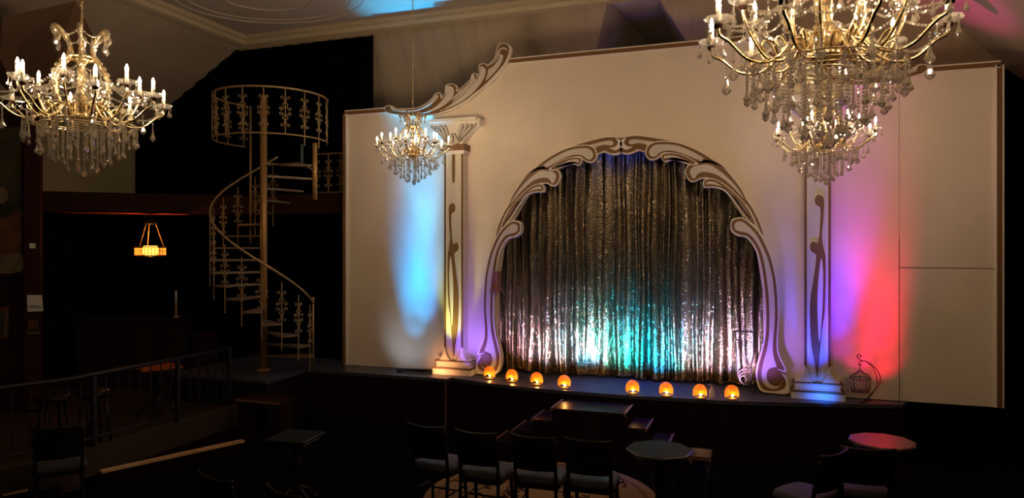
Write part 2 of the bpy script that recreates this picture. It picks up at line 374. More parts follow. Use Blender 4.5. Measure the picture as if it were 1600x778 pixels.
# ================================================================== TIER ON THE LEFT
def pz(px, py, z): p = at(px, py, Z=z); return (p.x, p.y)
b = MB(); b.prism([(xw, -2), (-8.4, -2), (-7.9, 3.0), (-6.98, 5.4), (-6.98, 8.2), (-8.2, 8.2), (-8.2, 9.9), (xw, 9.9)], FL, 0.5); struct('floor_tier', b, M['tiercarpet'])
b = MB(); b.prism([(-7.9, 3.0), (-7.76, 3.0), (-6.84, 5.4), (-6.84, 7.9), (-6.98, 7.9), (-6.98, 5.4)], FL, 0.56); struct('trim_6', b, M['curb'])
S0 = Vector((-7.03, 4.89)); S1 = Vector((-6.24, 7.25)); sd = (S1 - S0).normalized()
sa = S0 - sd * 1.2
b = MB(); b.prism([(-7.2, sa.y), (-6.84, 5.5), (-6.84, 7.8), (-6.1, 7.8), (S1.x, S1.y), (-6.76, 5.86), (sa.x, sa.y)], FL, 0.27)
struct('floor_step', b, M['redcarpet'])
def nosing(p, q_, label):
    b = MB(); d = Vector((q_[0] - p[0], q_[1] - p[1])).normalized(); nn = Vector((-d.y, d.x)) * 0.045
    P = [(p[0] - nn.x, p[1] - nn.y), (q_[0] - nn.x, q_[1] - nn.y), (q_[0] + nn.x, q_[1] + nn.y), (p[0] + nn.x, p[1] + nn.y)]
    b.prism(P, 0.0, 0.285); b.prism(P, 0.285, 0.31); b.mi = [1] * 6 + [0] * 6
    return tag(b.build('step_nosing', [M['strip'], M['redcarpet']], off=(p[0], p[1], 0)), label, 'step edge')
nosing(pz(157, 735, .31), pz(380, 687, .31), 'long pale wooden strip edging the low carpeted step')
nosing(pz(-30, 777, .31), pz(42, 762, .31), 'short pale wooden strip at the bottom left corner')

# railing along the tier
RX = -6.91
root = empty('tier_railing', (RX, 5.5, 0.56), 'low dark metal railing with thin bars along the raised tier', 'railing'); root['_o'] = (RX, 5.5, .56)
def rx(y): return RX if y > 5.4 else RX - (5.4 - y) * .383
b = MB(); b.tube([(rx(3.2), 3.2, 1.35), (rx(5.4), 5.4, 1.35), (RX, 7.8, 1.35)], .024, 8); b.build('top_rail', M['iron'], root)
b = MB(); b.tube([(rx(3.2), 3.2, .66), (rx(5.4), 5.4, .66), (RX, 7.8, .66)], .013, 6); b.build('bottom_rail', M['iron'], root)
posts = (3.25, 4.5, 5.68, 6.85, 7.75)
for y in posts:
    b = MB(); b.box(rx(y) - .022, rx(y) + .022, y - .022, y + .022, .56, 1.34); b.build('post', M['iron'], root)
y = 3.4
while y < 7.7:
    if min(abs(y - k) for k in posts) > .06:
        b = MB(); b.box(rx(y) - .006, rx(y) + .006, y - .006, y + .006, .66, 1.34); b.build('baluster', M['iron'], root)
    y += .152

# ================================================================== MEZZANINE, BAR RECESS
A0 = (-10.9, 7.45); MM = (-8.27, 9.61)
b = MB(); b.prism([A0, MM, (-5.9, 9.61), (-5.9, 9.94), (xw + .02, 9.94), (xw + .02, 7.3)], 3.30, 3.62)
struct('trim_7', b, mat('mezzanine_beam_paint', (0.035, 0.013, 0.006), 0.7, spec=0.05))
# thin reddish underside board with the hanging lamp's light put into its colour
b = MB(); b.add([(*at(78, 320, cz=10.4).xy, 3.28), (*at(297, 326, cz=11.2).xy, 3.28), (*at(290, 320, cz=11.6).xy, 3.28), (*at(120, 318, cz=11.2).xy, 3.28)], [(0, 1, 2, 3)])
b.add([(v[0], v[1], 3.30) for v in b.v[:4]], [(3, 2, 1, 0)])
tag(b.build('lamplit_patch', mat('painted_lamplight', (0.45, 0.10, 0.05), 0.6), off=tuple(b.v[0])), 'thin red-brown board under the beam, lamplight painted in', 'patch')
# partition with post on the far left
pl, pr_ = at(-80, 386, cz=9.3), at(60, 386, cz=9.6)
def wallquad(mb, p, q_, z0, z1, t=.1, mi=0):
    d = Vector((q_[0] - p[0], q_[1] - p[1])).normalized(); nn = Vector((-d.y, d.x)) * t
    mb.prism([(p[0], p[1]), (q_[0], q_[1]), (q_[0] + nn.x, q_[1] + nn.y), (p[0] + nn.x, p[1] + nn.y)], z0, z1, mi)
b = MB(); wallquad(b, pl, pr_, 0.5, 5.0 - .25); struct('wall_partition', b, M['darkwood'])
pd = (pr_ - pl).normalized(); pn = Vector((pd.y, -pd.x, 0))   # towards the room
def onpart(px, py, out=0.0):
    # point on the partition plane seen at px, py
    a = (px - 800) / F_PX; bb = (386 - py) / F_PX
    d = Vector((-_s + a * _c, _c + a * _s, bb)); o0 = pl + pn * out
    t = (o0.x * pn.x + o0.y * pn.y) / (d.x * pn.x + d.y * pn.y)
    return Vector((d.x * t, d.y * t, EYE + d.z * t))
def panel(mb, pts, out, t, mi=0):
    P = [onpart(x, y, out) for x, y in pts]; Q = [p - pn * t for p in P]; k = len(P)
    mb.add(P + Q, [tuple(range(k)), tuple(range(k, 2 * k))[::-1]] + [(i, (i + 1) % k, (i + 1) % k + k, i + k) for i in range(k)], mi)
b = MB(); panel(b, [(38, 150), (62, 150), (62, 640), (38, 640)], .10, .12)
tag(b.build('wall_post', mat('post_red_brown', (0.035, 0.010, 0.008), .6, spec=.1), off=tuple(onpart(50, 640))), 'tall dark red-brown post carrying two small white notices', 'post')
root = empty('wall_painting', onpart(10, 430), 'large dim painting of pale figures on the far left wall', 'painting'); root['_o'] = tuple(onpart(10, 430))
b = MB(); panel(b, [(-60, 196), (36, 190), (38, 432), (-60, 436)], .05, .05); b.build('frame', M['darkwood'], root)
b = MB(); panel(b, [(-55, 203), (32, 198), (33, 424), (-55, 428)], .056, .01)
panel(b, smooth([(-30, 400), (-10, 350), (12, 340), (22, 330), (36, 332), (30, 350), (33, 375), (20, 398), (0, 402)], 4), .060, .004, 1)
panel(b, smooth([(-50, 402), (0, 396), (33, 396), (33, 424), (-20, 427), (-50, 426)], 3), .062, .004, 2)
panel(b, smooth([(-8, 300), (0, 292), (10, 296), (12, 310), (4, 318), (-6, 314)], 4), .062, .004, 2)
b.build('canvas', [M['paint_dark'], M['paint_skin'], M['paint_pale']], root)
def flat(name, pts, m, label, cat, out=.118):
    b = MB(); panel(b, pts, out, .016); c = pts[-1]
    return tag(b.build(name, m, off=tuple(onpart(*c, out))), label, cat)
nt_ = flat('notice', [(42, 461), (65, 461), (67, 486), (43, 487)], M['paper'], 'white square notice pinned to the dark post', 'notice')
b = MB(); panel(b, [(45, 477), (64, 477), (64, 482), (45, 482)], .121, .002); b.build('printed_block', mat('grey_print', (.3, .29, .3), .9), nt_, off=nt_.location)
flat('light_switch', [(46, 380), (55, 380), (55, 388), (46, 388)], M['paper'], 'small white switch plate high on the dark post', 'switch')
fr = flat('picture_frame', [(41, 496), (63, 496), (63, 523), (41, 523)], M['darkwood'], 'small brown framed picture under the white notice', 'picture')
b = MB(); panel(b, [(44, 500), (60, 500), (60, 516), (44, 516)], .121, .004); b.build('print', M['paint_skin'], fr, off=fr.location)
b = MB(); panel(b, [(42, 518), (62, 518), (62, 522), (42, 522)], .121, .004); b.build('ledge', M['paint_pale'], fr, off=fr.location)
fr = flat('gilt_picture_frame', [(-12, 481), (14, 478), (12, 528), (-12, 532)], M['paint_skin'], 'gilt framed picture low at the left edge', 'picture', .06)
b = MB(); panel(b, [(-8, 488), (8, 486), (6, 518), (-8, 520)], .065, .004); b.build('print', M['paint_dark'], fr, off=fr.location)
b = MB(); panel(b, [(9, 484), (13, 484), (10, 526), (6, 526)], .065, .004); b.build('gilt_edge', M['paint_pale'], fr, off=fr.location)

# bar counter in the recess
c0, c1 = at(120, 498, cz=11.0), at(292, 498, cz=11.3)
root = empty('bar_counter', (c0.x, c0.y, .5), 'dark wooden bar counter deep in the recess below the beam', 'bar'); root['_o'] = (c0.x, c0.y, .5)
zt = c0.z
b = MB(); wallquad(b, c0, c1, .5, zt - .05, .35); b.build('body', M['darkwood'], root)
b = MB(); wallquad(b, c0 + Vector((.02, -.06, 0)), c1 + Vector((.02, -.06, 0)), zt - .05, zt, .45); b.build('worktop', M['stepwood'], root)
cd = (c1 - c0).normalized()
for i in range(4):
    p = c0 + cd * (.2 + i * .5); q_ = c0 + cd * (.6 + i * .5); o_ = Vector((cd.y, -cd.x, 0)) * .02
    b = MB(); wallquad(b, p + o_, q_ + o_, .65, zt - .25, .02); b.build('front_panel', M['darkwood'], root)
# taper on a brass dish
cp = at(275, 497, cz=11.2); cp.z = zt
root = empty('candlestick', cp, 'pale taper in a small brass stick on the dark bar', 'candlestick'); root['_o'] = (0, 0, 0)
b = MB(); b.lathe([(0.001, 0), (.055, 0), (.06, .02), (.02, .03), (.012, .06), (.022, .09), (.01, .12), (.02, .16), (.001, .165)], 14); b.build('stick', M['pole'], root)
b = MB(); b.lathe([(.001, .16), (.017, .16), (.015, .42), (.001, .425)], 10); b.build('taper', M['paper'], root)
# pale edge strip on the counter
tp = at(250, 499, cz=11.05); tp.z = zt + .004
b = MB(); b.beam((-.22, 0, 0), (.22, .02, 0), .05, .008); b.lathe([(.001, .004), (.05, .004), (.06, .02), (.055, .02), (.045, .008), (.001, .008)], 14, (.12, 0, 0))
tag(b.build('bar_tray', M['bronze'], off=tuple(tp)), 'thin brass tray lying beside the candlestick', 'tray')
bpy.data.objects['bar_tray'].rotation_euler = (0, 0, YAW)

# hanging oil lamp
lp = at(235, 393, cz=11.0)
root = empty('hanging_lamp', lp, 'amber glass hanging lamp glowing on three chains under the beam', 'lamp'); root['_o'] = (0, 0, 0)
b = MB(); b.lathe([(.215, -.07), (.22, -.075), (.225, -.06), (.215, -.055)], 28); b.lathe([(.215, .07), (.225, .065), (.222, .08), (.21, .08)], 28); b.build('brass_band', M['pole'], root)
b = MB()
for k in range(28):
    a = 2 * PI * k / 28; b.lathe([(.001, .06), (.010, .05), (.006, 0), (.011, -.04), (.001, -.06)], 5, (.215 * math.cos(a), .215 * math.sin(a), 0), 0, False)
b.build('glass_prisms', M['lampglass'], root)
b = MB(); b.lathe([(.001, -.08), (.07, -.075), (.105, -.03), (.11, .02), (.10, .085), (.085, .09)], 24); b.build('lamp_shade', M['lampfire'], root)
b = MB(); b.lathe([(.001, -.19), (.02, -.18), (.05, -.13), (.10, -.10), (.12, -.08), (.001, -.08)], 20); b.build('font', M['darkwood'], root)
for k in range(3):
    a = 2 * PI * k / 3 + .5; b = MB()
    for i in range(14):
        t = i / 13; r = .20 - .12 * t
        b.bead((r * math.cos(a), r * math.sin(a), .08 + .36 * t), .011, e=1.5)
    b.build('chain', M['bronze'], root)
b = MB(); b.lathe([(.001, .50), (.05, .48), (.09, .44), (.08, .43), (.001, .45)], 18); b.tube([(0, 0, .48), (0, 0, 3.28 - lp.z)], .008); b.build('ceiling_canopy', M['iron'], root)
l = bpy.data.lights.new('lamp_glow', 'POINT'); l.energy = 2.5; l.color = (1, .35, .08); l.shadow_soft_size = .06
lo = bpy.data.objects.new('lamp_glow', l); C.objects.link(lo); lo.location = lp + Vector((0, 0, .25))

# ================================================================== STAGE
fe = [at(x, y, Z=.9) for x, y in [(479, 577), (697, 592), (706, 590), (760, 598), (820, 605), (880, 610), (940, 615), (1000, 619), (1060, 622), (1130, 626), (1200, 628), (1300, 630.5), (1410, 632.5)]]
fe = [(p.x, p.y) for p in fe]
pts = [(-8.2, 7.95), (fe[0][0] + .05, 7.95)] + fe + [(1.62, 9.44), (.4, 9.44), (.4, 10.7), (-5.9, 10.7), (-5.9, 9.92), (-8.2, 9.92)]
# the wing platform under the stair sits further forward
root = empty('stage_platform', (XC, 9, 0), 'raised stage with black deck and dark red boarded front', 'stage'); root['_o'] = (XC, 9, 0)
b = MB(); b.prism(pts, .855, .9); b.build('deck', M['deck'], root)
ip = inset(pts, .025)
b = MB(); b.prism(ip, FL, .855); b.build('stage_front', M['stagewood'], root)
b = MB(); x_, y_ = fe[1]; b.beam((x_ + .0, y_ - .012, .02), (x_ + .0, y_ - .012, .85), .014, .014); b.build('corner_bead', M['nosing'], root)

# steps up to the stage
ZS = [.80, .645, .49, .335]
root = empty('stage_steps', (-1.9, 8.4, FL), 'dark wooden block steps against the stage front, going down on both sides', 'steps'); root['_o'] = (-1.9, 8.4, FL)
x0, x1 = -2.42, -1.50; ya, yb = 8.14, 8.66
def plat(nm, xa, xb, z, first=False, rights=True):
    b = MB(); b.box(xa, xb, ya, yb, z - .03 if not first else z - .03, z, 0); b.build(nm, M['stepwood'], root)
    if rights != 'l': b = MB(); b.box(xb - .028, xb, ya - .002, yb, z - .03, z + .004); b.build('edge_strip', M['nosing'], root)
    if rights != 'r': b = MB(); b.box(xa, xa + .028, ya - .002, yb, z - .03, z + .004); b.build('edge_strip', M['nosing'], root)
plat('top_landing', x0, x1, ZS[0], True, 'both')
for i, z in enumerate(ZS[1:]):
    plat('tread', x0 - .25 * (i + 1), x0 - .25 * i, z, rights='l'); plat('tread', x1 + .25 * i, x1 + .25 * (i + 1), z, rights='r')
b = MB(); b.box(x0 + .02, x1 - .02, ya + .02, yb, FL, .77); b.build('body', M['stagewood'], root)
for i, z in enumerate(ZS[1:]):
    b = MB(); b.box(x0 - .25 * (i + 1) + .01, x0 - .25 * i, ya + .02, yb, FL, z - .03); b.build('step_box', M['stagewood'], root)
    b = MB(); b.box(x1 + .25 * i, x1 + .25 * (i + 1) - .01, ya + .02, yb, FL, z - .03); b.build('step_box', M['stagewood'], root)

# ================================================================== FACADE
FY = 9.47; zb = .905
XL0, XR0 = -6.17, 2.57; zt1 = 4.84; zt2 = 5.41
tl = fp(600, 172, FY); tl2 = fp(797, 97, FY)
xs1 = tl[0] + .2; xs2 = tl2[0]
prof_t = [(xs1, zt1), (xs2 - .7, zt1 + .03), (xs2 - .25, zt1 + .3), (xs2, zt2)]
CR = [(0.05, zb), (0.02, 1.4), (0.0, 2.2), (-0.08, 2.75), (-.25, 3.15), (-.5, 3.55), (-.85, 3.9), (-1.25, 4.08), (XC, 4.16)]
cl = mir(CR)[::-1][1:]
outline = [(XL0, zb), (XL0, zt1)] + prof_t + mir(prof_t)[::-1] + [(XR0, zt1), (XR0, zb), CR[0]] + CR[1:] + cl
root = empty('proscenium_wall', (XC, FY, zb), 'cream painted stage wall with a wide arched opening', 'proscenium'); root['_o'] = (XC, FY, zb)
b = MB(); b.slab(outline, FY, FY + .05); b.build('painted_flat', M['facade'], root)
def border(p, q_, nm='border_trim'):
    b = MB(); (ax, az), (bx, bz) = p, q_
    if abs(az - bz) < .01:
        b.box(min(ax, bx), max(ax, bx), FY - .03, FY + .05, az - .02, az + .035, 0); b.box(min(ax, bx), max(ax, bx), FY - .034, FY + .05, az + .035, az + .05, 1); b.box(min(ax, bx), max(ax, bx), FY - .034, FY, az - .032, az - .02, 1)
    else:
        b.box(ax - .035, ax + .02, FY - .03, FY + .05, min(az, bz), max(az, bz), 0)
        sx = 1 if ax < XC else -1
        b.box(ax + (.02 if sx > 0 else -.05), ax + (.05 if sx > 0 else -.035), FY - .034, FY, min(az, bz), max(az, bz), 1)
        if sx < 0: b.box(ax + .02, ax + .035, FY - .034, FY + .05, min(az, bz), max(az, bz), 1)
    b.build(nm, [M['brown'], M['white']], root)
border((XL0, zb), (XL0, zt1)); border((XR0, zb), (XR0, zt1)); border((XL0, zt1), (xs1, zt1)); border((XR0, zt1), (2 * XC - xs1, zt1)); border((xs2, zt2), (2 * XC - xs2, zt2))
b = MB(); sx = fp(1405, 400, FY)[0]
b.box(sx - .004, sx + .004, FY - .003, FY, zb, 2.85); b.box(sx - .002, sx + .002, FY - .001, FY, 2.85, zt1 - .05); zz = fp(1500, 419, FY)[1]; b.box(sx, XR0 - .05, FY - .003, FY, zz - .004, zz + .004)
b.build('panel_seam', M['seam'], root)

# ---- columns (cut-out boards standing proud of the wall), built on the right and mirrored
def column(mirror, label):
    m_ = mir if mirror else (lambda p: p)
    cx_ = 2 * XC - .632 if mirror else .632
    root = empty('stage_column', (cx_, 9.4, .9), label, 'column', None); root['_o'] = (cx_, 9.4, .9)
    X = .632; Yf = 9.30
    def sl(mb, pts, y0, y1, mi=0): mb.slab(m_(pts), y0, y1, mi)
    b = MB(); sl(b, [(X - .15, 1.1), (X + .15, 1.1), (X + .15, 4.1), (X - .15, 4.1)], Yf, FY, 0)
    for sx in (-1, 1):
        xa, xb = X + sx * .15, X + sx * .118
        sl(b, [(xa, 1.1), (xb, 1.1), (xb, 4.1), (xa, 4.1)], Yf - .006, Yf, 1)
        sl(b, [(xb, 1.1), (xb - sx * .014, 1.1), (xb - sx * .014, 4.1), (xb, 4.1)], Yf - .004, Yf, 2)
    b.build('shaft', [M['cream'], M['brown'], M['white']], root)
    # painted lily on the shaft
    def q_(p, ox=1200, oy=280, k=2.0475): return [fp(ox + x / k, oy + y / k, Yf) for x, y in p]
    lily = q_([(152, 56), (160, 50), (172, 54), (179, 68), (177, 130), (173, 180), (179, 228), (184, 250), (184, 350), (181, 430), (173, 480), (166, 560), (158, 635), (149, 590), (137, 520), (134, 400), (145, 320), (154, 252), (150, 238), (139, 232), (134, 220), (136, 206), (145, 199), (156, 205), (162, 192), (167, 130), (166, 92), (155, 84), (149, 72)])
    slit = q_([(170, 252), (176, 300), (175, 380), (171, 450), (164, 520), (159, 450), (158, 380), (162, 310)])
    b = MB(); L = smooth(lily, 4)
    sl(b, inset(L, -.008), Yf - .008, Yf, 1); sl(b, L, Yf - .012, Yf, 0); sl(b, smooth(slit, 4), Yf - .015, Yf, 1)
    for sg in (-1, 1):
        p0 = [(X + sg * .10, 2.0), (X + sg * .098, 1.6), (X + sg * .075, 1.35), (X + sg * .03, 1.15), (X + sg * .005, 1.08), (X + sg * .02, 1.08), (X + sg * .05, 1.15), (X + sg * .092, 1.35), (X + sg * .112, 1.6), (X + sg * .112, 2.0)]
        sl(b, smooth(p0, 4), Yf - .007, Yf, 1)
    b.build('lily_ornament', [M['brown'], M['white']], root)
    # short inlay at the shaft top
    b = MB(); sl(b, smooth([(X - .02 + .0, 4.1), (X + .02, 4.1), (X + .02, 3.75), (X, 3.68), (X - .02, 3.75)], 3), Yf - .01, Yf, 0); b.build('brown_inlay', M['brown'], root)
    # flared foot
    b = MB()
    foot = [(X - .28, 1.09), (X - .20, 1.12), (X - .16, 1.20), (X - .145, 1.30), (X - .135, 1.30), (X - .10, 1.18), (X - .05, 1.10), (X + .05, 1.10), (X + .10, 1.18), (X + .135, 1.30), (X + .145, 1.30), (X + .16, 1.20), (X + .20, 1.12), (X + .28, 1.09)]
    sl(b, foot, Yf - .03, FY, 0); sl(b, [(X - .28, 1.085), (X + .28, 1.085), (X + .285, 1.10), (X - .285, 1.10)], Yf - .045, FY, 1)
    b.build('flared_foot', [M['white'], M['brown']], root)
    b = MB(); sl(b, [(X - .245, 1.03), (X + .245, 1.03), (X + .27, 1.085), (X - .27, 1.085)], Yf - .04, FY, 0)
    sl(b, [(X - .27, 1.00), (X + .27, 1.00), (X + .245, 1.03), (X - .245, 1.03)], Yf - .05, FY, 2)
    sl(b, [(X - .30, .98), (X + .30, .98), (X + .30, 1.003), (X - .30, 1.003)], Yf - .085, FY, 1); sl(b, [(X - .30, .9), (X + .30, .9), (X + .30, .98), (X - .30, .98)], Yf - .08, FY, 0)
    b.build('plinth', [M['white'], M['brown'], M['cream']], root)
    # capital
    b = MB(); sl(b, [(X - .17, 4.10), (X + .17, 4.10), (X + .18, 4.15), (X - .18, 4.15)], Yf - .03, FY, 0); b.build('necking', M['white'], root)
    b = MB(); sl(b, [(X - .19, 4.15), (X + .19, 4.15), (X + .19, 4.24), (X - .19, 4.24)], Yf - .04, FY, 0); b.build('neck_band', M['brown'], root)
    cap = [(X - .13, 4.24), (X + .13, 4.24), (X + .18, 4.34), (X + .28, 4.44), (X + .40, 4.50), (X + .41, 4.60), (X - .41, 4.60), (X - .40, 4.50), (X - .28, 4.44), (X - .18, 4.34)]
    b = MB(); sl(b, cap, Yf, FY, 0); sl(b, [(X - .37, 4.575), (X + .37, 4.575), (X + .37, 4.62), (X - .37, 4.62)], Yf - .05, FY, 0)
    b.build('capital', M['white'], root)
    b = MB()
    for sg in (-1, 1):
        for (xa, za, xb, zb_, wd) in ((.07, 4.27, .14, 4.54, .05), (.10, 4.27, .21, 4.54, .05), (.12, 4.28, .28, 4.53, .045), (.13, 4.30, .35, 4.54, .04)):
            leaf = smooth([(X + sg * xa, za), (X + sg * (xa * .6 + xb * .4 - wd * .5), za * .5 + zb_ * .5), (X + sg * (xb - wd * .5), zb_ - .02), (X + sg * xb, zb_), (X + sg * (xb + wd * .4), zb_ - .03), (X + sg * (xa * .5 + xb * .5 + wd * .35), za * .5 + zb_ * .5)], 4)
            sl(b, leaf, Yf - .012, Yf, 1); sl(b, inset(leaf, .008), Yf - .016, Yf, 0)
        leaf = smooth([(X + sg * .005, 4.27), (X + sg * .09, 4.25), (X + sg * .06, 4.34), (X + sg * .015, 4.41)], 4)
        sl(b, leaf, Yf - .012, Yf, 1); sl(b, inset(leaf, .008), Yf - .016, Yf, 0)
    b.build('leaf_carving', [M['cream'], M['groove']], root)
column(True, 'tall flat stage column with brown lily, lit amber, left of the arch')
column(False, 'tall flat stage column with brown lily, lit blue, right of the arch')

# ---- arch scrolls traced on the right, mirrored to the left
def q3(p): return [fp(960 + x / 4.323, 200 + y / 4.323, 9.38) for x, y in p]
def q5(p): return [fp(1130 + x / 5.555, 500 + y / 5.555, 9.38) for x, y in p]
def q2(p): return [fp(1130 + x / 2.682, 330 + y / 2.682, 9.38) for x, y in p]
arch = []
arch.append(('crown_scroll', 9.40, [
 ('w', .0, q3([(75, 53), (40, 66), (12, 92), (8, 125), (25, 158), (80, 178), (125, 168), (165, 152), (218, 165), (260, 140), (330, 112), (392, 92), (380, 82), (300, 66), (200, 50), (140, 46), (105, 50)])),
 ('b', .003, q3([(75, 60), (40, 73), (20, 96), (18, 125), (38, 152), (82, 166), (125, 157), (160, 142), (214, 156), (240, 120), (300, 100), (380, 88), (300, 72), (200, 56), (140, 51), (105, 55)])),
 ('w', .006, q3([(80, 64), (50, 78), (35, 100), (42, 128), (78, 145), (108, 134), (122, 124), (92, 124), (68, 108), (66, 86)])),
 ('c', .006, q3([(92, 98), (97, 80), (130, 72), (200, 78), (290, 93), (240, 108), (224, 124), (206, 112), (165, 104), (128, 110), (102, 112)]))]))
arch.append(('long_scroll', 9.385, [
 ('w', .0, q3([(212, 190), (209, 150), (232, 108), (290, 88), (400, 90), (500, 120), (600, 168), (690, 228), (745, 272), (700, 262), (640, 242), (590, 246), (540, 236), (480, 202), (400, 176), (335, 172), (310, 190), (282, 210), (240, 217)])),
 ('b', .003, q3([(219, 186), (217, 152), (238, 114), (292, 95), (400, 97), (500, 126), (600, 174), (690, 235), (720, 258), (640, 234), (585, 236), (540, 226), (480, 192), (400, 168), (335, 164), (305, 184), (278, 203), (242, 208)])),
 ('c', .006, q3([(232, 174), (234, 146), (262, 117), (300, 107), (400, 110), (500, 142), (590, 190), (630, 215), (600, 214), (585, 228), (500, 192), (420, 163), (350, 156), (310, 168), (280, 193), (250, 196)]))]))
arch.append(('small_scroll', 9.375, [
 ('w', .0, q3([(318, 207), (316, 185), (338, 170), (400, 168), (470, 183), (540, 222), (565, 243), (515, 250), (450, 228), (400, 215), (356, 226), (340, 232)])),
 ('b', .003, q3([(324, 204), (322, 187), (342, 175), (400, 173), (468, 188), (535, 225), (545, 240), (510, 242), (450, 221), (400, 209), (352, 220), (338, 224)])),
 ('c', .006, q3([(332, 200), (335, 187), (365, 181), (420, 186), (490, 214), (522, 234), (450, 211), (400, 202), (350, 211), (339, 214)]))]))
arch.append(('side_scroll', 9.385, [
 ('w', .0, q3([(482, 322), (478, 280), (500, 246), (550, 234), (600, 209), (662, 215), (745, 266), (806, 331), (866, 416), (895, 478), (935, 536), (985, 636), (1012, 740), (985, 715), (955, 665), (925, 600), (865, 512), (795, 438), (718, 378), (640, 343), (582, 343), (547, 361), (510, 360)])),
 ('b', .003, q3([(488, 320), (485, 280), (506, 251), (552, 240), (602, 216), (660, 222), (740, 272), (800, 337), (860, 420), (890, 482), (930, 540), (980, 640), (1004, 722), (985, 700), (957, 655), (930, 595), (870, 507), (800, 432), (720, 371), (640, 336), (580, 336), (545, 354), (514, 352)])),
 ('c', .006, q3([(510, 312), (508, 282), (536, 256), (580, 246), (640, 244), (720, 292), (800, 365), (862, 442), (884, 488), (850, 458), (780, 385), (700, 325), (640, 304), (590, 302), (560, 318), (545, 344), (525, 340)])),
 ('w', .006, q3([(880, 500), (925, 565), (965, 650), (985, 695), (962, 655), (928, 585)]))]))
arch.append(('tail_scroll', 9.375, [
 ('w', .0, q3([(602, 396), (600, 360), (625, 340), (680, 344), (752, 384), (842, 464), (905, 545), (955, 640), (950, 668), (930, 650), (878, 595), (826, 525), (755, 436), (698, 406), (648, 401), (618, 403)])),
 ('b', .003, q3([(608, 390), (607, 362), (630, 347), (680, 350), (750, 390), (840, 470), (902, 550), (948, 640), (940, 650), (880, 585), (830, 517), (760, 427), (700, 399), (650, 394), (620, 396)])),
 ('c', .006, q3([(616, 381), (621, 364), (650, 356), (700, 371), (775, 427), (850, 503), (903, 580), (926, 625), (880, 572), (805, 462), (742, 409), (690, 389), (643, 383)]))]))
arch.append(('leg_scroll', 9.36, [
 ('w', .0, q2([(30, 62), (36, 36), (60, 26), (86, 29), (120, 52), (152, 84), (178, 130), (203, 190), (223, 270), (231, 360), (233, 450), (228, 560), (238, 610), (264, 664), (258, 674), (236, 668), (262, 690), (272, 715), (272, 762), (200, 760), (160, 752), (142, 722), (136, 680), (142, 640), (163, 570), (174, 500), (174, 400), (166, 300), (151, 213), (131, 156), (98, 113), (58, 103), (35, 84)])),
 ('b', .004, q2([(34, 62), (40, 40), (62, 31), (85, 34), (117, 57), (147, 89), (172, 133), (197, 192), (217, 272), (226, 360), (228, 450), (223, 560), (233, 612), (256, 662), (242, 662), (224, 660), (250, 690), (262, 712), (260, 735), (240, 748), (200, 752), (168, 745), (150, 718), (143, 680), (149, 640), (169, 570), (180, 500), (180, 400), (172, 300), (157, 210), (137, 151), (103, 107), (62, 96), (41, 80)])),
 ('c', .008, q2([(45, 64), (50, 48), (66, 40), (84, 44), (112, 66), (140, 97), (163, 138), (188, 196), (208, 274), (217, 360), (219, 450), (210, 560), (214, 610), (226, 650), (212, 655), (192, 662), (184, 686), (190, 710), (205, 725), (222, 730), (240, 722), (252, 706), (247, 722), (228, 742), (205, 745), (180, 735), (163, 712), (158, 680), (164, 640), (182, 570), (190, 500), (190, 400), (182, 300), (167, 207), (146, 146), (110, 99), (66, 86), (50, 78)])),
 ('b', .011, q2([(218 + 30 * math.cos(a), 692 + 31 * math.sin(a)) for a in [2 * PI * k / 14 for k in range(14)]]))]))
MI = {'w': 0, 'b': 1, 'c': 2}
for side in (0, 1):
    sx = XC + (.9 if side else -.9)
    root = empty('arch_ornament', (sx, 9.4, .9), ('white and brown scrollwork edging the %s half of the stage arch' % ('right' if side else 'left')), 'ornament'); root['_o'] = (sx, 9.4, .9)
    for nm, Yf, layers in arch:
        b = MB()
        for key, d, p in layers:
            p = smooth(p, 4); p = inset(p, .007) if key == 'c' else p; p = p if side else mir(p)
            b.slab(p, Yf - d, FY, MI[key])
        b.build(nm, [M['white'], M['brown'], M['cream']], root)
    if side == 0:
        b0 = MB(); X0, Z0 = fp(776, 452, 9.38)
        b0.box(X0 - .03, X0 + .05, 9.30, 9.42, Z0, Z0 + .26); b0.box(X0 - .06, X0 + .07, 9.27, 9.42, Z0 - .04, Z0)
        tag(b0.build('wall_bracket', M['oak'], off=(X0, 9.4, Z0)), 'small pinkish wooden bracket box on the inner edge of the left arch leg', 'bracket')

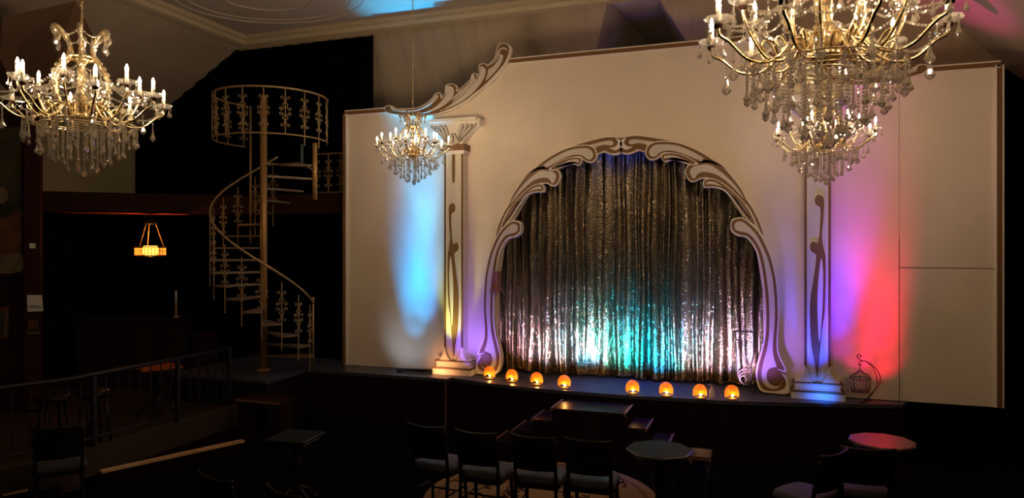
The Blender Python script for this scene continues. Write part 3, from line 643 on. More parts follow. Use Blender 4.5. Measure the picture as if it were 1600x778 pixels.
# ---- crest scrolls on the shoulders, traced on the left, mirrored to the right
def q6(p): return [fp(590 + x / 5.983, 60 + y / 5.983, 9.40) for x, y in p]
crest = [
 ('crest_board', 9.41, [('w', 0, q6([(62, 655), (75, 632), (105, 624), (130, 630), (150, 655), (250, 655), (350, 648), (430, 620), (500, 566), (536, 518), (565, 503), (592, 515), (603, 548), (628, 500), (632, 448), (658, 426), (700, 422), (742, 448), (752, 484), (820, 425), (868, 375), (878, 340), (900, 322), (930, 330), (938, 350), (945, 308), (945, 268), (960, 238), (1000, 232), (1030, 245), (1080, 200), (1100, 158), (1110, 108), (1130, 62), (1170, 42), (1212, 48), (1240, 72), (1248, 112), (1232, 172), (1192, 254), (1122, 336), (1052, 408), (982, 474), (922, 518), (852, 578), (752, 638), (652, 682), (560, 712), (450, 728), (350, 732), (250, 727), (130, 712), (80, 694)]))]),
 ('brown_field', 9.407, [('b', 0, q6([(70, 656), (82, 638), (105, 632), (122, 640), (140, 668), (250, 664), (350, 656), (434, 627), (506, 572), (542, 526), (565, 512), (584, 522), (596, 565), (636, 503), (638, 455), (662, 434), (700, 430), (734, 452), (744, 500), (824, 432), (876, 380), (888, 346), (902, 330), (922, 338), (934, 368), (952, 312), (952, 272), (966, 246), (1000, 240), (1032, 260), (1088, 206), (1108, 162), (1118, 112), (1138, 70), (1172, 50), (1206, 56), (1226, 80), (1232, 112), (1216, 168), (1176, 246), (1106, 328), (1036, 402), (966, 466), (906, 510), (838, 568), (740, 626), (644, 670), (556, 700), (448, 718), (350, 721), (250, 716), (132, 700), (86, 685)]))]),
]
leaves = [
 [(545, 532), (565, 530), (562, 560), (500, 620), (420, 662), (330, 686), (250, 690), (150, 680), (128, 668), (250, 672), (350, 668), (432, 638), (502, 584)],
 [(640, 455), (672, 444), (708, 462), (716, 500), (705, 545), (670, 590), (600, 640), (520, 680), (430, 702), (370, 704), (450, 684), (540, 640), (602, 580), (638, 520)],
 [(886, 345), (904, 342), (908, 375), (870, 432), (790, 502), (705, 572), (695, 568), (750, 508), (828, 446), (876, 388)],
 [(918, 372), (925, 385), (880, 448), (800, 524), (712, 588), (700, 590), (780, 516), (868, 440)],
 [(960, 268), (985, 262), (1008, 285), (1010, 330), (980, 400), (920, 480), (850, 546), (760, 606), (660, 652), (580, 684), (640, 648), (700, 606), (800, 530), (880, 450), (938, 372), (958, 315)],
 [(1145, 152), (1162, 148), (1175, 168), (1160, 225), (1100, 312), (1040, 372), (1010, 396), (1030, 330), (1036, 290), (1080, 262), (1125, 205)],
 [(1040, 248), (1085, 225), (1112, 178), (1122, 128), (1150, 92), (1185, 82), (1210, 98), (1218, 120), (1196, 105), (1170, 100), (1145, 118), (1132, 165), (1100, 218), (1062, 244)],
]
for side in (0, 1):
    g = (lambda p: p) if side == 0 else mir
    sx = -5.0 if side == 0 else 2 * XC + 5.0
    root = empty('shoulder_crest', (sx, 9.4, 4.8), ('white and brown leafy crest rising on the %s shoulder of the stage wall' % ('left' if side == 0 else 'right')), 'ornament'); root['_o'] = (sx, 9.4, 4.8)
    b = MB(); b.slab(g(smooth(crest[0][2][0][2], 4)), 9.40, FY - .001, 0); b.slab(g(smooth(crest[1][2][0][2], 4)), 9.397, 9.42, 1)
    b.build('crest_board', [M['white'], M['brown']], root)
    for lf in leaves:
        b = MB(); L = g(smooth(q6(lf), 4)); th_ = 1 if lf is not leaves[-1] and lf is not leaves[3] else .25; b.slab(inset(L, .003 * th_), 9.394, 9.41, 0); b.slab(inset(L, .009 * th_), 9.392, 9.41, 1); b.build('leaf', [M['white'], M['cream']], root)
    b = MB(); kx, kz = fp(590 + 97 / 5.983, 60 + 660 / 5.983, 9.40); kx = kx if side == 0 else 2 * XC - kx
    b.slab([(kx + .045 * math.cos(a), kz + .042 * math.sin(a)) for a in [2 * PI * k / 20 for k in range(20)]], 9.385, 9.42); b.build('end_knob', M['brown'], root)

# ================================================================== CURTAIN
folds = []; x = -3.95
while x < .35: 
    wd = random.choice([random.uniform(.06, .11), random.uniform(.12, .26)]); folds.append((x, wd, random.uniform(.07, .17), random.uniform(-.12, .12))); x += wd
def cy_at(x, t, zz):
    # t: 0 at the hem, 1 at the top
    y = 0
    for fx, wd, am, ph in folds:
        c = fx + wd / 2 + ph * .10 * math.sin(zz * 1.7 + ph * 20); d = (x - c) / (wd * .5)
        if abs(d) < 1.3: y += am * (math.cos(d * PI / 1.3) * .5 + .5) ** .7
    y += .035 * math.sin(x * 4.1 + .6) + .005 * math.sin(x * 61 + 1.3 * zz) * (1 - .5 * t)
    y += (1 - t) ** 6 * .05 * math.sin(x * 23 + 1)
    return 9.92 - y
b = MB(); NX, NZ = 860, 40; vs = []
for i in range(NX + 1):
    xx = -3.95 + 4.3 * i / NX
    hem = .905 + .02 * max(0, math.sin(xx * 9)) + .012 * max(0, math.sin(xx * 31))
    for j in range(NZ + 1):
        t = j / NZ; zz = hem + (4.42 - hem) * t
        yy = cy_at(xx, t, zz)
        vs.append((xx + .010 * math.sin(zz * 3 + xx * 7), yy, zz))
b.add(vs, [(i * (NZ + 1) + j, (i + 1) * (NZ + 1) + j, (i + 1) * (NZ + 1) + j + 1, i * (NZ + 1) + j + 1) for i in range(NX) for j in range(NZ)], 0, True)
co = b.build('stage_curtain', M['lame'], off=(XC, 9.86, .9)); tag(co, 'pleated shiny silver curtain hanging inside the stage arch', 'curtain')
b = MB()
b.tube([(-3.95 + 4.3 * i / 400, cy_at(-3.95 + 4.3 * i / 400, 0, .9) - .012, .93 + .01 * math.sin(i * .9)) for i in range(401)], .014, 6)
b.build('hem_roll', M['lame'], co, off=(XC, 9.86, .9))

# ================================================================== FOOTLIGHT SHELLS
SH = [(763, 593), (798, 598), (837, 603), (880, 608), (987, 617), (1040, 620.5), (1093, 624), (1143, 625.5)]
def shell_parts(root, rz):
    b = MB(); N = 24; Mv = 8; vs = []
    for i in range(N + 1):
        u = i / N; a = -.38 + (PI + .76) * u
        rib = 1 + .05 * math.cos(u * 2 * PI * 10)
        for j in range(Mv + 1):
            t = j / Mv; r = .086 * math.sin(t * PI / 2) * rib if t < 1 else .086 * rib
            bul = .062 * math.cos(t * PI / 2) * (1 + .10 * math.cos(u * 2 * PI * 10) * t)
            vs.append((r * math.cos(a), -bul, .075 + r * math.sin(a) * 1.22))
    b.add(vs, [(i * (Mv + 1) + j, (i + 1) * (Mv + 1) + j, (i + 1) * (Mv + 1) + j + 1, i * (Mv + 1) + j + 1) for i in range(N) for j in range(Mv)], 0, True)
    for k in range(11):     # raised ribs
        a = -.2 + (PI + .4) * k / 10
        b.tube([(.086 * math.sin(t * PI / 2) * math.cos(a), -.064 * math.cos(t * PI / 2) - .002, .075 + .086 * 1.22 * math.sin(t * PI / 2) * math.sin(a)) for t in (.25, .5, .75, 1)], .0035, 5)
    b.build('shell_shade', M['amber'], root)
    b = MB(); b.lathe([(.001, 0), (.075, 0), (.078, .012), (.06, .022), (.001, .024)], 18, (0, -.01, 0), 0, True, .7); b.build('base', M['pole'], root)
    b = MB(); b.lathe([(.001, .035), (.014, .045), (.020, .065), (.014, .085), (.001, .095)], 10, (.008, -.012, 0)); b.build('bulb', M['shellbulb'], root)
names = ['leftmost', 'second from the left', 'third from the left', 'just left of the wide gap', 'just right of the wide gap', 'third from the right', 'just left of the pump bottle', 'rightmost, right of the pump bottle']
for i, (px, py) in enumerate(SH):
    p = at(px, py, Z=.9)
    r = empty('shell_footlight', (p.x, p.y + .05, .9), 'glowing amber shell footlight on the stage edge, ' + names[i], 'footlight', 'shell footlights along the stage edge', rz=random.uniform(-.15, .15) + .12)
    r['_o'] = (0, 0, 0); shell_parts(r, 0)
# pump bottle
p = at(1112, 623, Z=.9)
root = empty('pump_bottle', (p.x, p.y + .03, .9), 'clear plastic pump bottle standing between two amber shells', 'bottle'); root['_o'] = (0, 0, 0)
b = MB(); b.lathe([(.001, 0), (.032, 0), (.034, .02), (.034, .10), (.014, .125), (.014, .135)], 18); b.build('body', M['clearplastic'], root)
b = MB(); b.lathe([(.001, .132), (.016, .132), (.016, .15), (.005, .152), (.005, .17), (.001, .17)], 12); b.tube([(0, 0, .168), (-.02, 0, .170), (-.04, 0, .162)], .006); b.build('pump', M['clearplastic'], root)
# LED bars lying on the deck
def led(p, q_, label):
    c = ((p[0] + q_[0]) / 2, (p[1] + q_[1]) / 2, .9); L = math.hypot(q_[0] - p[0], q_[1] - p[1])
    root = empty('led_light_bar', c, label, 'stage light', None, rz=math.atan2(q_[1] - p[1], q_[0] - p[0])); root['_o'] = (0, 0, 0)
    b = MB(); b.box(-L / 2, L / 2, -.03, .03, .012, .045); b.build('housing', M['fixture'], root)
    b = MB(); b.box(-L / 2 + .02, -L / 2 + .06, -.04, .04, 0, .015); b.box(L / 2 - .06, L / 2 - .02, -.04, .04, 0, .015); b.build('foot_bracket', M['fixture'], root)
    for k in range(8):
        x = -L / 2 + .06 + (L - .12) * k / 7; b = MB(); b.lathe([(.001, .045), (.018, .045), (.02, .05), (.001, .052)], 10, (x, 0, 0)); b.build('lens', M['stepwood'], root)
led(pz(620, 577, .93), pz(688, 580, .93), 'thin black light bar lying on the deck before the left column')

# ---- birdcage lantern on a crescent hook
p = at(1350, 630, Z=.9)
root = empty('birdcage_lantern', (p.x, p.y + .02, .9), 'wrought iron birdcage hanging from a curved hook stand, on the red lit deck', 'lantern'); root['_o'] = (0, 0, 0)
k = 1 / 7.07 * 8.3 / F_PX
def l6(pts, y=0.0): return [((x - 330) * k, y, (646 - z) * k) for x, z in pts]
b = MB()
b.tube(smooth(l6([(322, 642), (380, 570), (450, 480), (490, 420), (495, 360), (470, 290), (420, 230), (360, 190), (300, 175), (268, 150), (266, 122), (285, 113), (302, 125), (297, 142), (284, 140)]), 5, False), .0055, 6)
b.tube(smooth(l6([(345, 625), (400, 560), (445, 480), (460, 400), (450, 320), (420, 250), (370, 200), (330, 184), (290, 192), (276, 215), (285, 238), (302, 232), (304, 212), (292, 208)]), 5, False), .0045, 6)
b.tube([((475 - 330) * k, 0, (640 - 385) * k), ((475 - 330) * k, 0, (640 - 412) * k)], .006, 6)
b.tube(smooth([(-.06, -.03, .007), (0, 0, .007), (.05, .10, .007), (.10, .16, .007)], 4, False), .006, 6)
b.build('hook_stand', M['iron'], root)
b = MB(); cx_ = (294 - 330) * k; cz_ = (640 - 365) * k; zb_ = (640 - 520) * k; ztp = (640 - 275) * k; R1 = 108 * k; R0 = 88 * k
b.tube([(cx_, 0, ztp), (cx_, 0, ztp + 40 * k)], .004, 6); b.tube([(cx_ + .008 * math.cos(a), 0, ztp + 50 * k + .012 * math.sin(a)) for a in [PI / 6 * i for i in range(12)]], .003, 5, closed=True)
for rr, zz in ((R1, cz_), (R1 * .98, cz_ - 10 * k), (R0, zb_), (R0, zb_ + 12 * k)): b.tube([(cx_ + rr * math.cos(a), rr * math.sin(a), zz) for a in [PI / 8 * i for i in range(16)]], .0035, 5, closed=True)
for i in range(10):
    a = 2 * PI * i / 10 + .2; ca, sa_ = math.cos(a), math.sin(a)
    b.tube(smooth([(cx_, 0, ztp), (cx_ + R1 * .45 * ca, R1 * .45 * sa_, ztp - 40 * k), (cx_ + R1 * ca, R1 * sa_, cz_), (cx_ + R0 * 1.0 * ca, R0 * sa_, zb_)], 3, False), .003, 5)
    for zc_ in (.35, .7):
        zz = zb_ + (cz_ - zb_) * zc_; r_ = R0 + (R1 - R0) * zc_
        b.tube([(cx_ + r_ * math.cos(a + .3 + .13 * math.cos(t)), r_ * math.sin(a + .3 + .13 * math.cos(t)), zz + .016 * math.sin(t)) for t in [PI / 4 * j for j in range(8)]], .0022, 4, closed=True)
for i in range(6):
    t = 2 * PI * i / 6; b.tube([(cx_, 0, zb_), (cx_ + R0 * math.cos(t), R0 * math.sin(t), zb_)], .003, 4)
b.build('cage', M['iron'], root)
b = MB(); xo = cx_ - R1 - .01; hh = cz_ - zb_
b.tube(smooth([(xo, -.01, cz_ - .01), (xo - .055, -.05, cz_ - .03), (xo - .04, -.045, zb_ - .02), (xo, -.01, zb_), (xo, -.01, cz_ - .01)], 3, False), .003, 5)
for t in (.25, .5, .75): b.tube([(xo - .05 * t, -.01 - .04 * t, cz_ - .02), (xo - .04 * t, -.01 - .035 * t, zb_ - .01)], .0022, 4)
b.build('cage_door', M['iron'], root)

# ---- wrought iron plant stand in front of the curtain
p = at(1168, 615, Z=.9); 
root = empty('iron_plant_stand', (p.x, p.y + .05, .9), 'dark wrought iron stand with curled wheels before the right end of the curtain', 'stand'); root['_o'] = (0, 0, 0)
kk = 8.75 / F_PX
def s5(pts, y=0.0): return [((1130 + x / 5.555 - 1168) * kk, y, (615 - (500 + z / 5.555)) * kk) for x, z in pts]
b = MB(); b.tube(s5([(95, 100), (255, 98)]), .010, 8); b.tube(s5([(110, 175), (160, 172)]), .009, 8); b.tube(s5([(110, 100), (112, 178), (130, 500)]), .007, 6); b.tube(s5([(262, 98), (262, 300), (240, 420)]), .007, 6); b.build('frame', M['iron'], root)
b = MB()
b.tube(smooth(s5([(190, 110), (190, 250), (200, 330), (230, 400), (246, 460), (240, 520), (215, 560), (180, 562), (155, 540), (150, 510), (165, 490), (190, 495), (200, 520), (190, 540)], -.02), 4, False), .006, 6)
b.tube(smooth(s5([(262, 300), (240, 400), (236, 480), (250, 560), (280, 590), (285, 615), (262, 632), (235, 622), (230, 600), (248, 590)], .03), 4, False), .006, 6)
b.tube(smooth(s5([(130, 470), (170, 430), (210, 425), (200, 450), (160, 470), (140, 500), (150, 540)], .0), 4, False), .010, 6)
b.build('scrollwork', M['iron'], root)
b = MB()
for (x_, z_, r_) in ((190, 520, 36), (255, 598, 28)):
    c_ = s5([(x_, z_)])[0]; b.tube([(c_[0] + r_ / 5.555 * kk * math.cos(a), .02, c_[2] + r_ / 5.555 * kk * math.sin(a)) for a in [PI / 10 * i for i in range(20)]], .005, 6, closed=True)
b.build('wheel', M['iron'], root)

# ================================================================== SPIRAL STAIRCASE
SC = at(412, 386, cz=10.5); SCx, SCy = SC.x, SC.y
tv = Vector((-SCx, -SCy)).normalized(); rv = Vector((-tv.y, tv.x)); 
if rv.dot(Vector((_c, _s))) < 0: rv = -rv
def sp(th, r, z, ox=0.0):
    a = math.radians(th); return Vector((SCx + tv.x * r * math.cos(a) + rv.x * (r * math.sin(a) + ox), SCy + tv.y * r * math.cos(a) + rv.y * (r * math.sin(a) + ox), z))
root = empty('spiral_staircase', (SCx, SCy, .9), 'bronze spiral staircase with scrolled balusters and round top landing rail', 'staircase'); root['_o'] = (SCx, SCy, .9)
b = MB(); b.lathe([(.001, .9), (.052, .9), (.052, 5.02), (.001, 5.02)], 18, (SCx, SCy, 0)); b.lathe([(.052, .9), (.10, .9), (.10, .915), (.052, .93)], 18, (SCx, SCy, 0)); b.build('pole', M['pole'], root)
RR = .74
def scroll_mesh():
    b = MB()
    for su in (-1, 1):
        for sz in (-1, 1):
            a_ = [(.006, .140), (.020, .165), (.028, .195), (.045, .212), (.060, .203), (.062, .185), (.050, .178), (.044, .187)]
            c_ = [(.006, .140), (.018, .115), (.038, .095), (.030, .078), (.022, .062), (.030, .040), (.052, .018), (.070, .018), (.080, .032), (.076, .048), (.060, .054), (.050, .044), (.056, .036)]
            for q in (a_, c_): b.tube(smooth([(su * u * 1.0, 0, sz * z) for u, z in q], 3, False), .0052, 4)
    b.lathe([(.001, .02), (.009, .012), (.009, -.012), (.001, -.02)], 6, (0, 0, .14)); b.lathe([(.001, .02), (.009, .012), (.009, -.012), (.001, -.02)], 6, (0, 0, -.14))
    return b
proto_scroll = scroll_mesh()
sm_me = [None]
def baluster(root, base, top, zs, ang, off, m=None, size=1.0, rad=.008, mesh=[None]):
    b = MB(); b.tube([base, top], rad, 4, smooth=False)
    o = b.build('baluster', m or M['bronze'], root, off=off)
    if zs is not None:
        if mesh[0] is None:
            s_ = proto_scroll.build('scroll_ornament', M['bronze'], o, off=(0, 0, 0)); mesh[0] = s_
        else:
            s_ = mesh[0].copy(); C.objects.link(s_); s_.parent = o
        s_.location = (base[0] - off[0], base[1] - off[1], zs - off[2]); s_.rotation_euler = (0, 0, ang); s_.scale = (size,) * 3
    return o
OFF = (SCx, SCy, .9); base_ang = math.atan2(tv.y, tv.x) + PI / 2; sgn = 1 if (rv.x * -tv.y + rv.y * tv.x) > 0 else -1
for kx in range(1, 18):
    th = 92 - 21 * kx; z = 1.13 + .18 * (kx - 1)
    b = MB(); vs = []
    for zz in (z - .028, z):
        for t_, r_ in ((th - 11, .05), (th - 11, RR), (th, RR + .012), (th + 11, RR), (th + 11, .05)): vs.append(sp(t_, r_, zz))
    b.add(vs, [(4, 3, 2, 1, 0), (5, 6, 7, 8, 9), (0, 1, 6, 5), (1, 2, 7, 6), (2, 3, 8, 7), (3, 4, 9, 8), (4, 0, 5, 9)])
    b.build('tread', M['tread'], root)
    if kx <= 13:
        tb = th - 10
        baluster(root, sp(tb, RR, z - .21 if kx > 1 else .9), sp(tb, RR, z + .84 - .08), z + .42, base_ang + sgn * math.radians(tb), OFF)
b = MB(); b.tube([sp(92 - 21 * t - 4, RR, 1.13 + .18 * (t - 1) + .84 - .03) for t in [.8 + i * .25 for i in range(52)]], .017, 8); b.build('handrail', M['bronze'], root)
b = MB(); e0 = sp(92 - 21 * .8 - 4, RR, .9); b.tube([e0, Vector((e0.x, e0.y, 1.97))], .014, 8); b.lathe([(.001, .03), (.02, .02), (.024, 0), (.02, -.02), (.001, -.03)], 10, (e0.x, e0.y, 1.97)); b.build('newel_post', M['bronze'], root)
RG = .82; OX = .11
ring = [sp(-152 + i * 4, RG, 0, OX) for i in range(64)]
for zz, nm, rd in ((4.99, 'landing_top_rail', .015), (4.34, 'landing_bottom_rail', .011)):
    b = MB(); b.tube([Vector((p.x, p.y, zz)) for p in ring], rd, 6); b.build(nm, M['bronze'], root)
for i in range(13):
    th = -150 + i * 20.3; p = sp(th, RG, 4.34, OX)
    lowr = 4.34 if i not in (9, 10) else 4.20
    baluster(root, Vector((p.x, p.y, lowr)), Vector((p.x, p.y, 4.99)), 4.66, base_ang + sgn * math.radians(th), OFF)
b = MB()
pb = sp(-158, .82, 0, OX); b.tube([Vector((pb.x, pb.y, .9 + 1.9)), Vector((pb.x, pb.y, 4.99))], .016, 8)
b.build('rear_post', M['bronze'], root)
pg = at(471.5, 230, cz=9.95); b = MB(); b.tube([Vector((pg.x, pg.y, 4.21)), Vector((pg.x, pg.y, 3.93))], .02, 8); b.build('grey_sleeve', mat('blue_grey_paint', (.05, .07, .085), .5), root)
pg2 = at(492, 270, cz=9.9); b = MB(); b.tube([Vector((pg2.x, pg2.y, 4.22)), Vector((pg2.x, pg2.y, 3.42))], .033, 10); b.build('gate_post', M['pole'], root)
b = MB(); b.tube([Vector((SCx, SCy, 3.97)) + Vector((.05, 0, 0)), Vector((pg.x, pg.y, 3.95)), Vector((pg2.x, pg2.y, 3.82))], .012, 6); b.build('landing_frame', M['tread'], root)

# mezzanine railing behind
root = empty('mezzanine_railing', (-7.0, 9.72, 3.62), 'short bronze railing with scrolled balusters between staircase and stage wall', 'railing'); root['_o'] = (-7.0, 9.72, 3.62)
xa, xb = at(494, 300, Y=9.72).x, -5.98
b = MB(); b.tube([(xa, 9.72, 4.27), (xb, 9.72, 4.27)], .013, 6); b.build('top_rail', M['bronze'], root)
b = MB(); b.tube([(xa, 9.72, 3.64), (xb, 9.72, 3.64)], .011, 6); b.build('bottom_rail', M['bronze'], root)
x = xa
while x < xb:
    baluster(root, Vector((x, 9.72, 3.62)), Vector((x, 9.72, 4.27)), 3.95, 0, (-7.0, 9.72, 3.62)); x += .235

# ================================================================== FURNITURE
def chair(loc, rz, label, group=None):
    on_rug = (loc[0] + 2.4) ** 2 < 1.6 and loc[1] > 5.8
    root = empty('dining_chair', (*loc, FL + (.013 if on_rug else 0)), label, 'chair', group, rz); root['_o'] = (0, 0, 0)
    # faces +Y, back at -Y
    b = MB(); P = []
    sp_ = smooth([(-.20, -.16), (.20, -.16), (.22, -.05), (.21, .16), (.12, .22), (-.12, .22), (-.21, .16), (-.22, -.05)], 4)
    k = len(sp_); lay = [(.41, .97), (.425, 1.0), (.455, 1.0), (.475, .94), (.482, .80)]
    vs = [(x * s_, y * s_, z) for z, s_ in lay for x, y in sp_]
    b.add(vs, [(j * k + i, j * k + (i + 1) % k, (j + 1) * k + (i + 1) % k, (j + 1) * k + i) for j in range(4) for i in range(k)] + [tuple(range(k))[::-1], tuple(range(4 * k, 5 * k))], 0, True)
    b.build('seat', M['seat'], root)
    b = MB(); b.prism([(-.20, -.17), (.20, -.17), (.215, .15), (-.215, .15)], .37, .412); b.build('seat_frame', M['chairwood'], root)
    for sx in (-1, 1):
        b = MB(); b.tube([(sx * .185, .16, .39), (sx * .195, .185, .0)], .02, 8, radii=[.021, .014]); b.build('leg', M['chairwood'], root)
        b = MB(); b.tube(smooth([(sx * .19, -.23, 0), (sx * .19, -.18, .25), (sx * .19, -.175, .45), (sx * .19, -.21, .68), (sx * .192, -.25, .84)], 3, False), .017, 8); b.build('leg', M['chairwood'], root)
    b = MB(); nx = 10; vs = []
    for j, z in enumerate((.55, .57, .63, .72, .80, .835, .86)):
        for i in range(nx + 1):
            u = -1 + 2 * i / nx; wx = .205 if z > .6 else .19
            vs += [(u * wx, -.20 - (z - .55) * .20 - .035 * (1 - u * u), z + (.012 * u * u if z > .84 else 0)), (u * wx, -.182 - (z - .55) * .20 - .035 * (1 - u * u), z + (.012 * u * u if z > .84 else 0))]
    W2 = 2 * (nx + 1); fs = []
    for j in range(6):
        for i in range(nx):
            a = j * W2 + 2 * i
            fs += [(a, a + W2, a + W2 + 2, a + 2), (a + 1, a + 3, a + W2 + 3, a + W2 + 1)]
        fs += [(j * W2, j * W2 + 1, (j + 1) * W2 + 1, (j + 1) * W2), (j * W2 + 2 * nx, (j + 1) * W2 + 2 * nx, (j + 1) * W2 + 2 * nx + 1, j * W2 + 2 * nx + 1)]
    for i in range(nx): fs += [(2 * i, 2 * i + 2, 2 * i + 3, 2 * i + 1), (6 * W2 + 2 * i, 6 * W2 + 2 * i + 1, 6 * W2 + 2 * i + 3, 6 * W2 + 2 * i + 2)]
    b.add(vs, fs, 0, True); b.build('backrest', M['chairwood'], root)
    b = MB(); b.tube(smooth([(-.215, -.245, .868), (-.12, -.275, .862), (0, -.287, .858), (.12, -.275, .862), (.215, -.245, .868)], 4, False), .013, 8); b.build('top_rail', M['chairwood'], root)
    b = MB(); b.tube([(-.19, .17, .2), (-.19, -.19, .2)], .01, 6); b.tube([(.19, .17, .2), (.19, -.19, .2)], .01, 6); b.tube([(-.19, 0, .2), (.19, 0, .2)], .01, 6); b.build('stretcher', M['chairwood'], root)
    return root
g = 'row of chairs on the round rug'
def ch(px, py, rz, label, g=None, z=.86):
    p = at(px, py, Z=z + FL); bx = Vector((0, -.27)); c_, s_ = math.cos(rz), math.sin(rz)
    return chair((p.x - (bx.x * c_ - bx.y * s_), p.y - (bx.x * s_ + bx.y * c_)), rz, label, g)
ch(664, 669, -.10, 'dark wooden chair with grey seat at the left end of the row on the rug', g)
ch(742, 679, -.03, 'dark wooden chair with grey seat, second from left in the row of four', g)
ch(832, 686, .02, 'dark wooden chair with grey seat, third from left in the row of four', g)
ch(918, 692, .04, 'dark wooden chair with grey seat at the right end of the row of four', g)
ch(1307, 710, .95, 'dark chair with its seat turned to the left, left of the red lit table', 'chairs near the red lit table')
ch(1357, 703, .12, 'dark chair with its back to us, directly before the red lit table', 'chairs near the red lit table')
ch(332, 748, -.25, 'dark chair top at the bottom edge, the left of two there', 'chairs at the bottom edge')
ch(438, 770, -.35, 'dark chair top at the bottom edge, the right of two there', 'chairs at the bottom edge')
ch(92, 668, .9, 'dark chair with pale front glints beside the pale step edge at far left')

def table(loc, z, label, m, R=.31, sides=8, rot=0.0, drop=False, base=FL):
    root = empty('pedestal_table', (*loc, base), label, 'table', None, rot); root['_o'] = (0, 0, 0)
    prof = [(.001, z - .035), (R * .93, z - .035), (R, z - .02), (R, z - .008), (R * .96, z), (.001, z)]
    b = MB(); b.lathe(prof, sides, smooth=False); b.build('tabletop', m, root)
    b = MB(); b.lathe([(R * .80, z - .034), (R * .84, z - .06), (R * .80, z - .075), (.001, z - .07)], sides, smooth=False); b.build('apron', M['chairwood'], root)
    b = MB(); b.lathe([(.001, .1), (.07, .10), (.08, .14), (.045, .2), (.035, .3), (.06, .38), (.065, .45), (.035, .52), (.04, .6), (.10, z - .07), (.001, z - .07)], 16); b.build('pedestal', M['chairwood'], root)
    for k_ in range(4):
        a = PI / 2 * k_ + .4; b = MB()
        b.tube(smooth([(.04 * math.cos(a), .04 * math.sin(a), .18), (.14 * math.cos(a), .14 * math.sin(a), .13), (.22 * math.cos(a), .22 * math.sin(a), .04), (.27 * math.cos(a), .27 * math.sin(a), .022)], 3, False), .02, 6); b.build('leg', M['chairwood'], root)
    return root
p = at(1030, 701, Z=.72 + FL); table((p.x, p.y), .72, 'octagonal dark table with a bluish shine beside the row of chairs', M['tabletop'], .31, 8, .25)
p = at(1378, 688, Z=.72 + FL); table((p.x, p.y), .72, 'small table shining red in front of the stage corner', M['redtop'], .30, 10, .1)
p = at(462, 680, Z=.70 + FL); table((p.x, p.y), .70, 'barely visible dark table left of the stage front', mat('dull_green_top', (.012, .014, .012), .4, spec=.3), .30, 4, .9)
p = at(245, 572, Z=1.15); table((p.x, p.y), .65, 'small square table with an orange wooden top on the tier', M['orangewood'], .36, 4, .35 , base=.5)
# second tabletop slab beside the octagonal table
p = at(1080, 716, Z=.60 + FL)
p.y += .22; root = empty('wooden_stool', (p.x, p.y, FL), 'low dark stool half hidden behind the octagonal table', 'stool'); root['_o'] = (0, 0, 0)
b = MB(); b.box(-.17, .17, -.14, .14, .57, .60); b.build('seat', M['chairwood'], root)
b = MB(); b.box(-.175, .175, -.15, -.14, .565, .603); b.build('edge_strip', M['nosing'], root)
for sx in (-1, 1):
    for sy in (-1, 1):
        b = MB(); b.tube([(sx * .14, sy * .11, .57), (sx * .16, sy * .13, 0)], .016, 6); b.build('leg', M['chairwood'], root)
# bar stools on the tier
def stool(px, py, z, label):
    p = at(px, py, Z=.5 + z); p.x -= .28; root = empty('bar_stool', (p.x, p.y, .5), label, 'stool', 'stools on the tier'); root['_o'] = (0, 0, 0)
    b = MB(); b.lathe([(.001, z - .05), (.17, z - .05), (.18, z - .03), (.18, z), (.15, z + .015), (.001, z + .015)], 20); b.build('seat', M['chairwood'], root)
    for k_ in range(4):
        a = PI / 2 * k_ + .5; b = MB(); b.tube([(.12 * math.cos(a), .12 * math.sin(a), z - .05), (.18 * math.cos(a), .18 * math.sin(a), 0)], .016, 6); b.build('leg', M['chairwood'], root)
    b = MB(); b.tube([(.155 * math.cos(a), .155 * math.sin(a), .2) for a in [PI / 8 * i for i in range(16)]], .009, 6, closed=True); b.build('foot_ring', M['iron'], root)
stool(112, 622, .62, 'dark bar stool behind the railing, the left of two')
stool(176, 614, .62, 'dark bar stool behind the railing, the right of two')
# low bench with a lamp by the stair platform
p = at(415, 622, cz=9.2); zf = FL
root = empty('side_bench', (p.x, p.y, zf), 'dark bench with a pale worn edge in front of the staircase platform', 'bench'); root['_o'] = (0, 0, 0)
bh = p.z - FL
b = MB(); b.box(-.35, .35, -.16, .16, bh - .04, bh); b.build('seat', M['darkwood'], root)
b = MB(); b.box(-.35, .35, -.172, -.16, bh - .03, bh); b.build('edge_strip', M['nosing'], root)
for sx in (-.3, .3):
    b = MB(); b.box(sx - .03, sx + .03, -.14, .14, 0, bh - .04); b.build('leg', M['darkwood'], root)
b = MB(); b.lathe([(.001, 0), (.045, 0), (.05, .02), (.035, .05), (.055, .09), (.03, .12), (.001, .125)], 14)
tag(b.build('brass_pot', M['gold'], off=(p.x - .24, p.y, bh + FL)), 'small dull brass pot on the left end of the bench', 'pot')
b = MB(); b.box(-.07, .07, -.03, .03, 0, .008); b.box(-.065, .065, -.028, .028, .008, .014)
tag(b.build('folded_cloth', mat('pale_blue_cloth', (.2, .24, .3), .9), off=(p.x + .25, p.y - .04, bh + FL)), 'pale blue folded cloth on the right end of the bench', 'cloth')

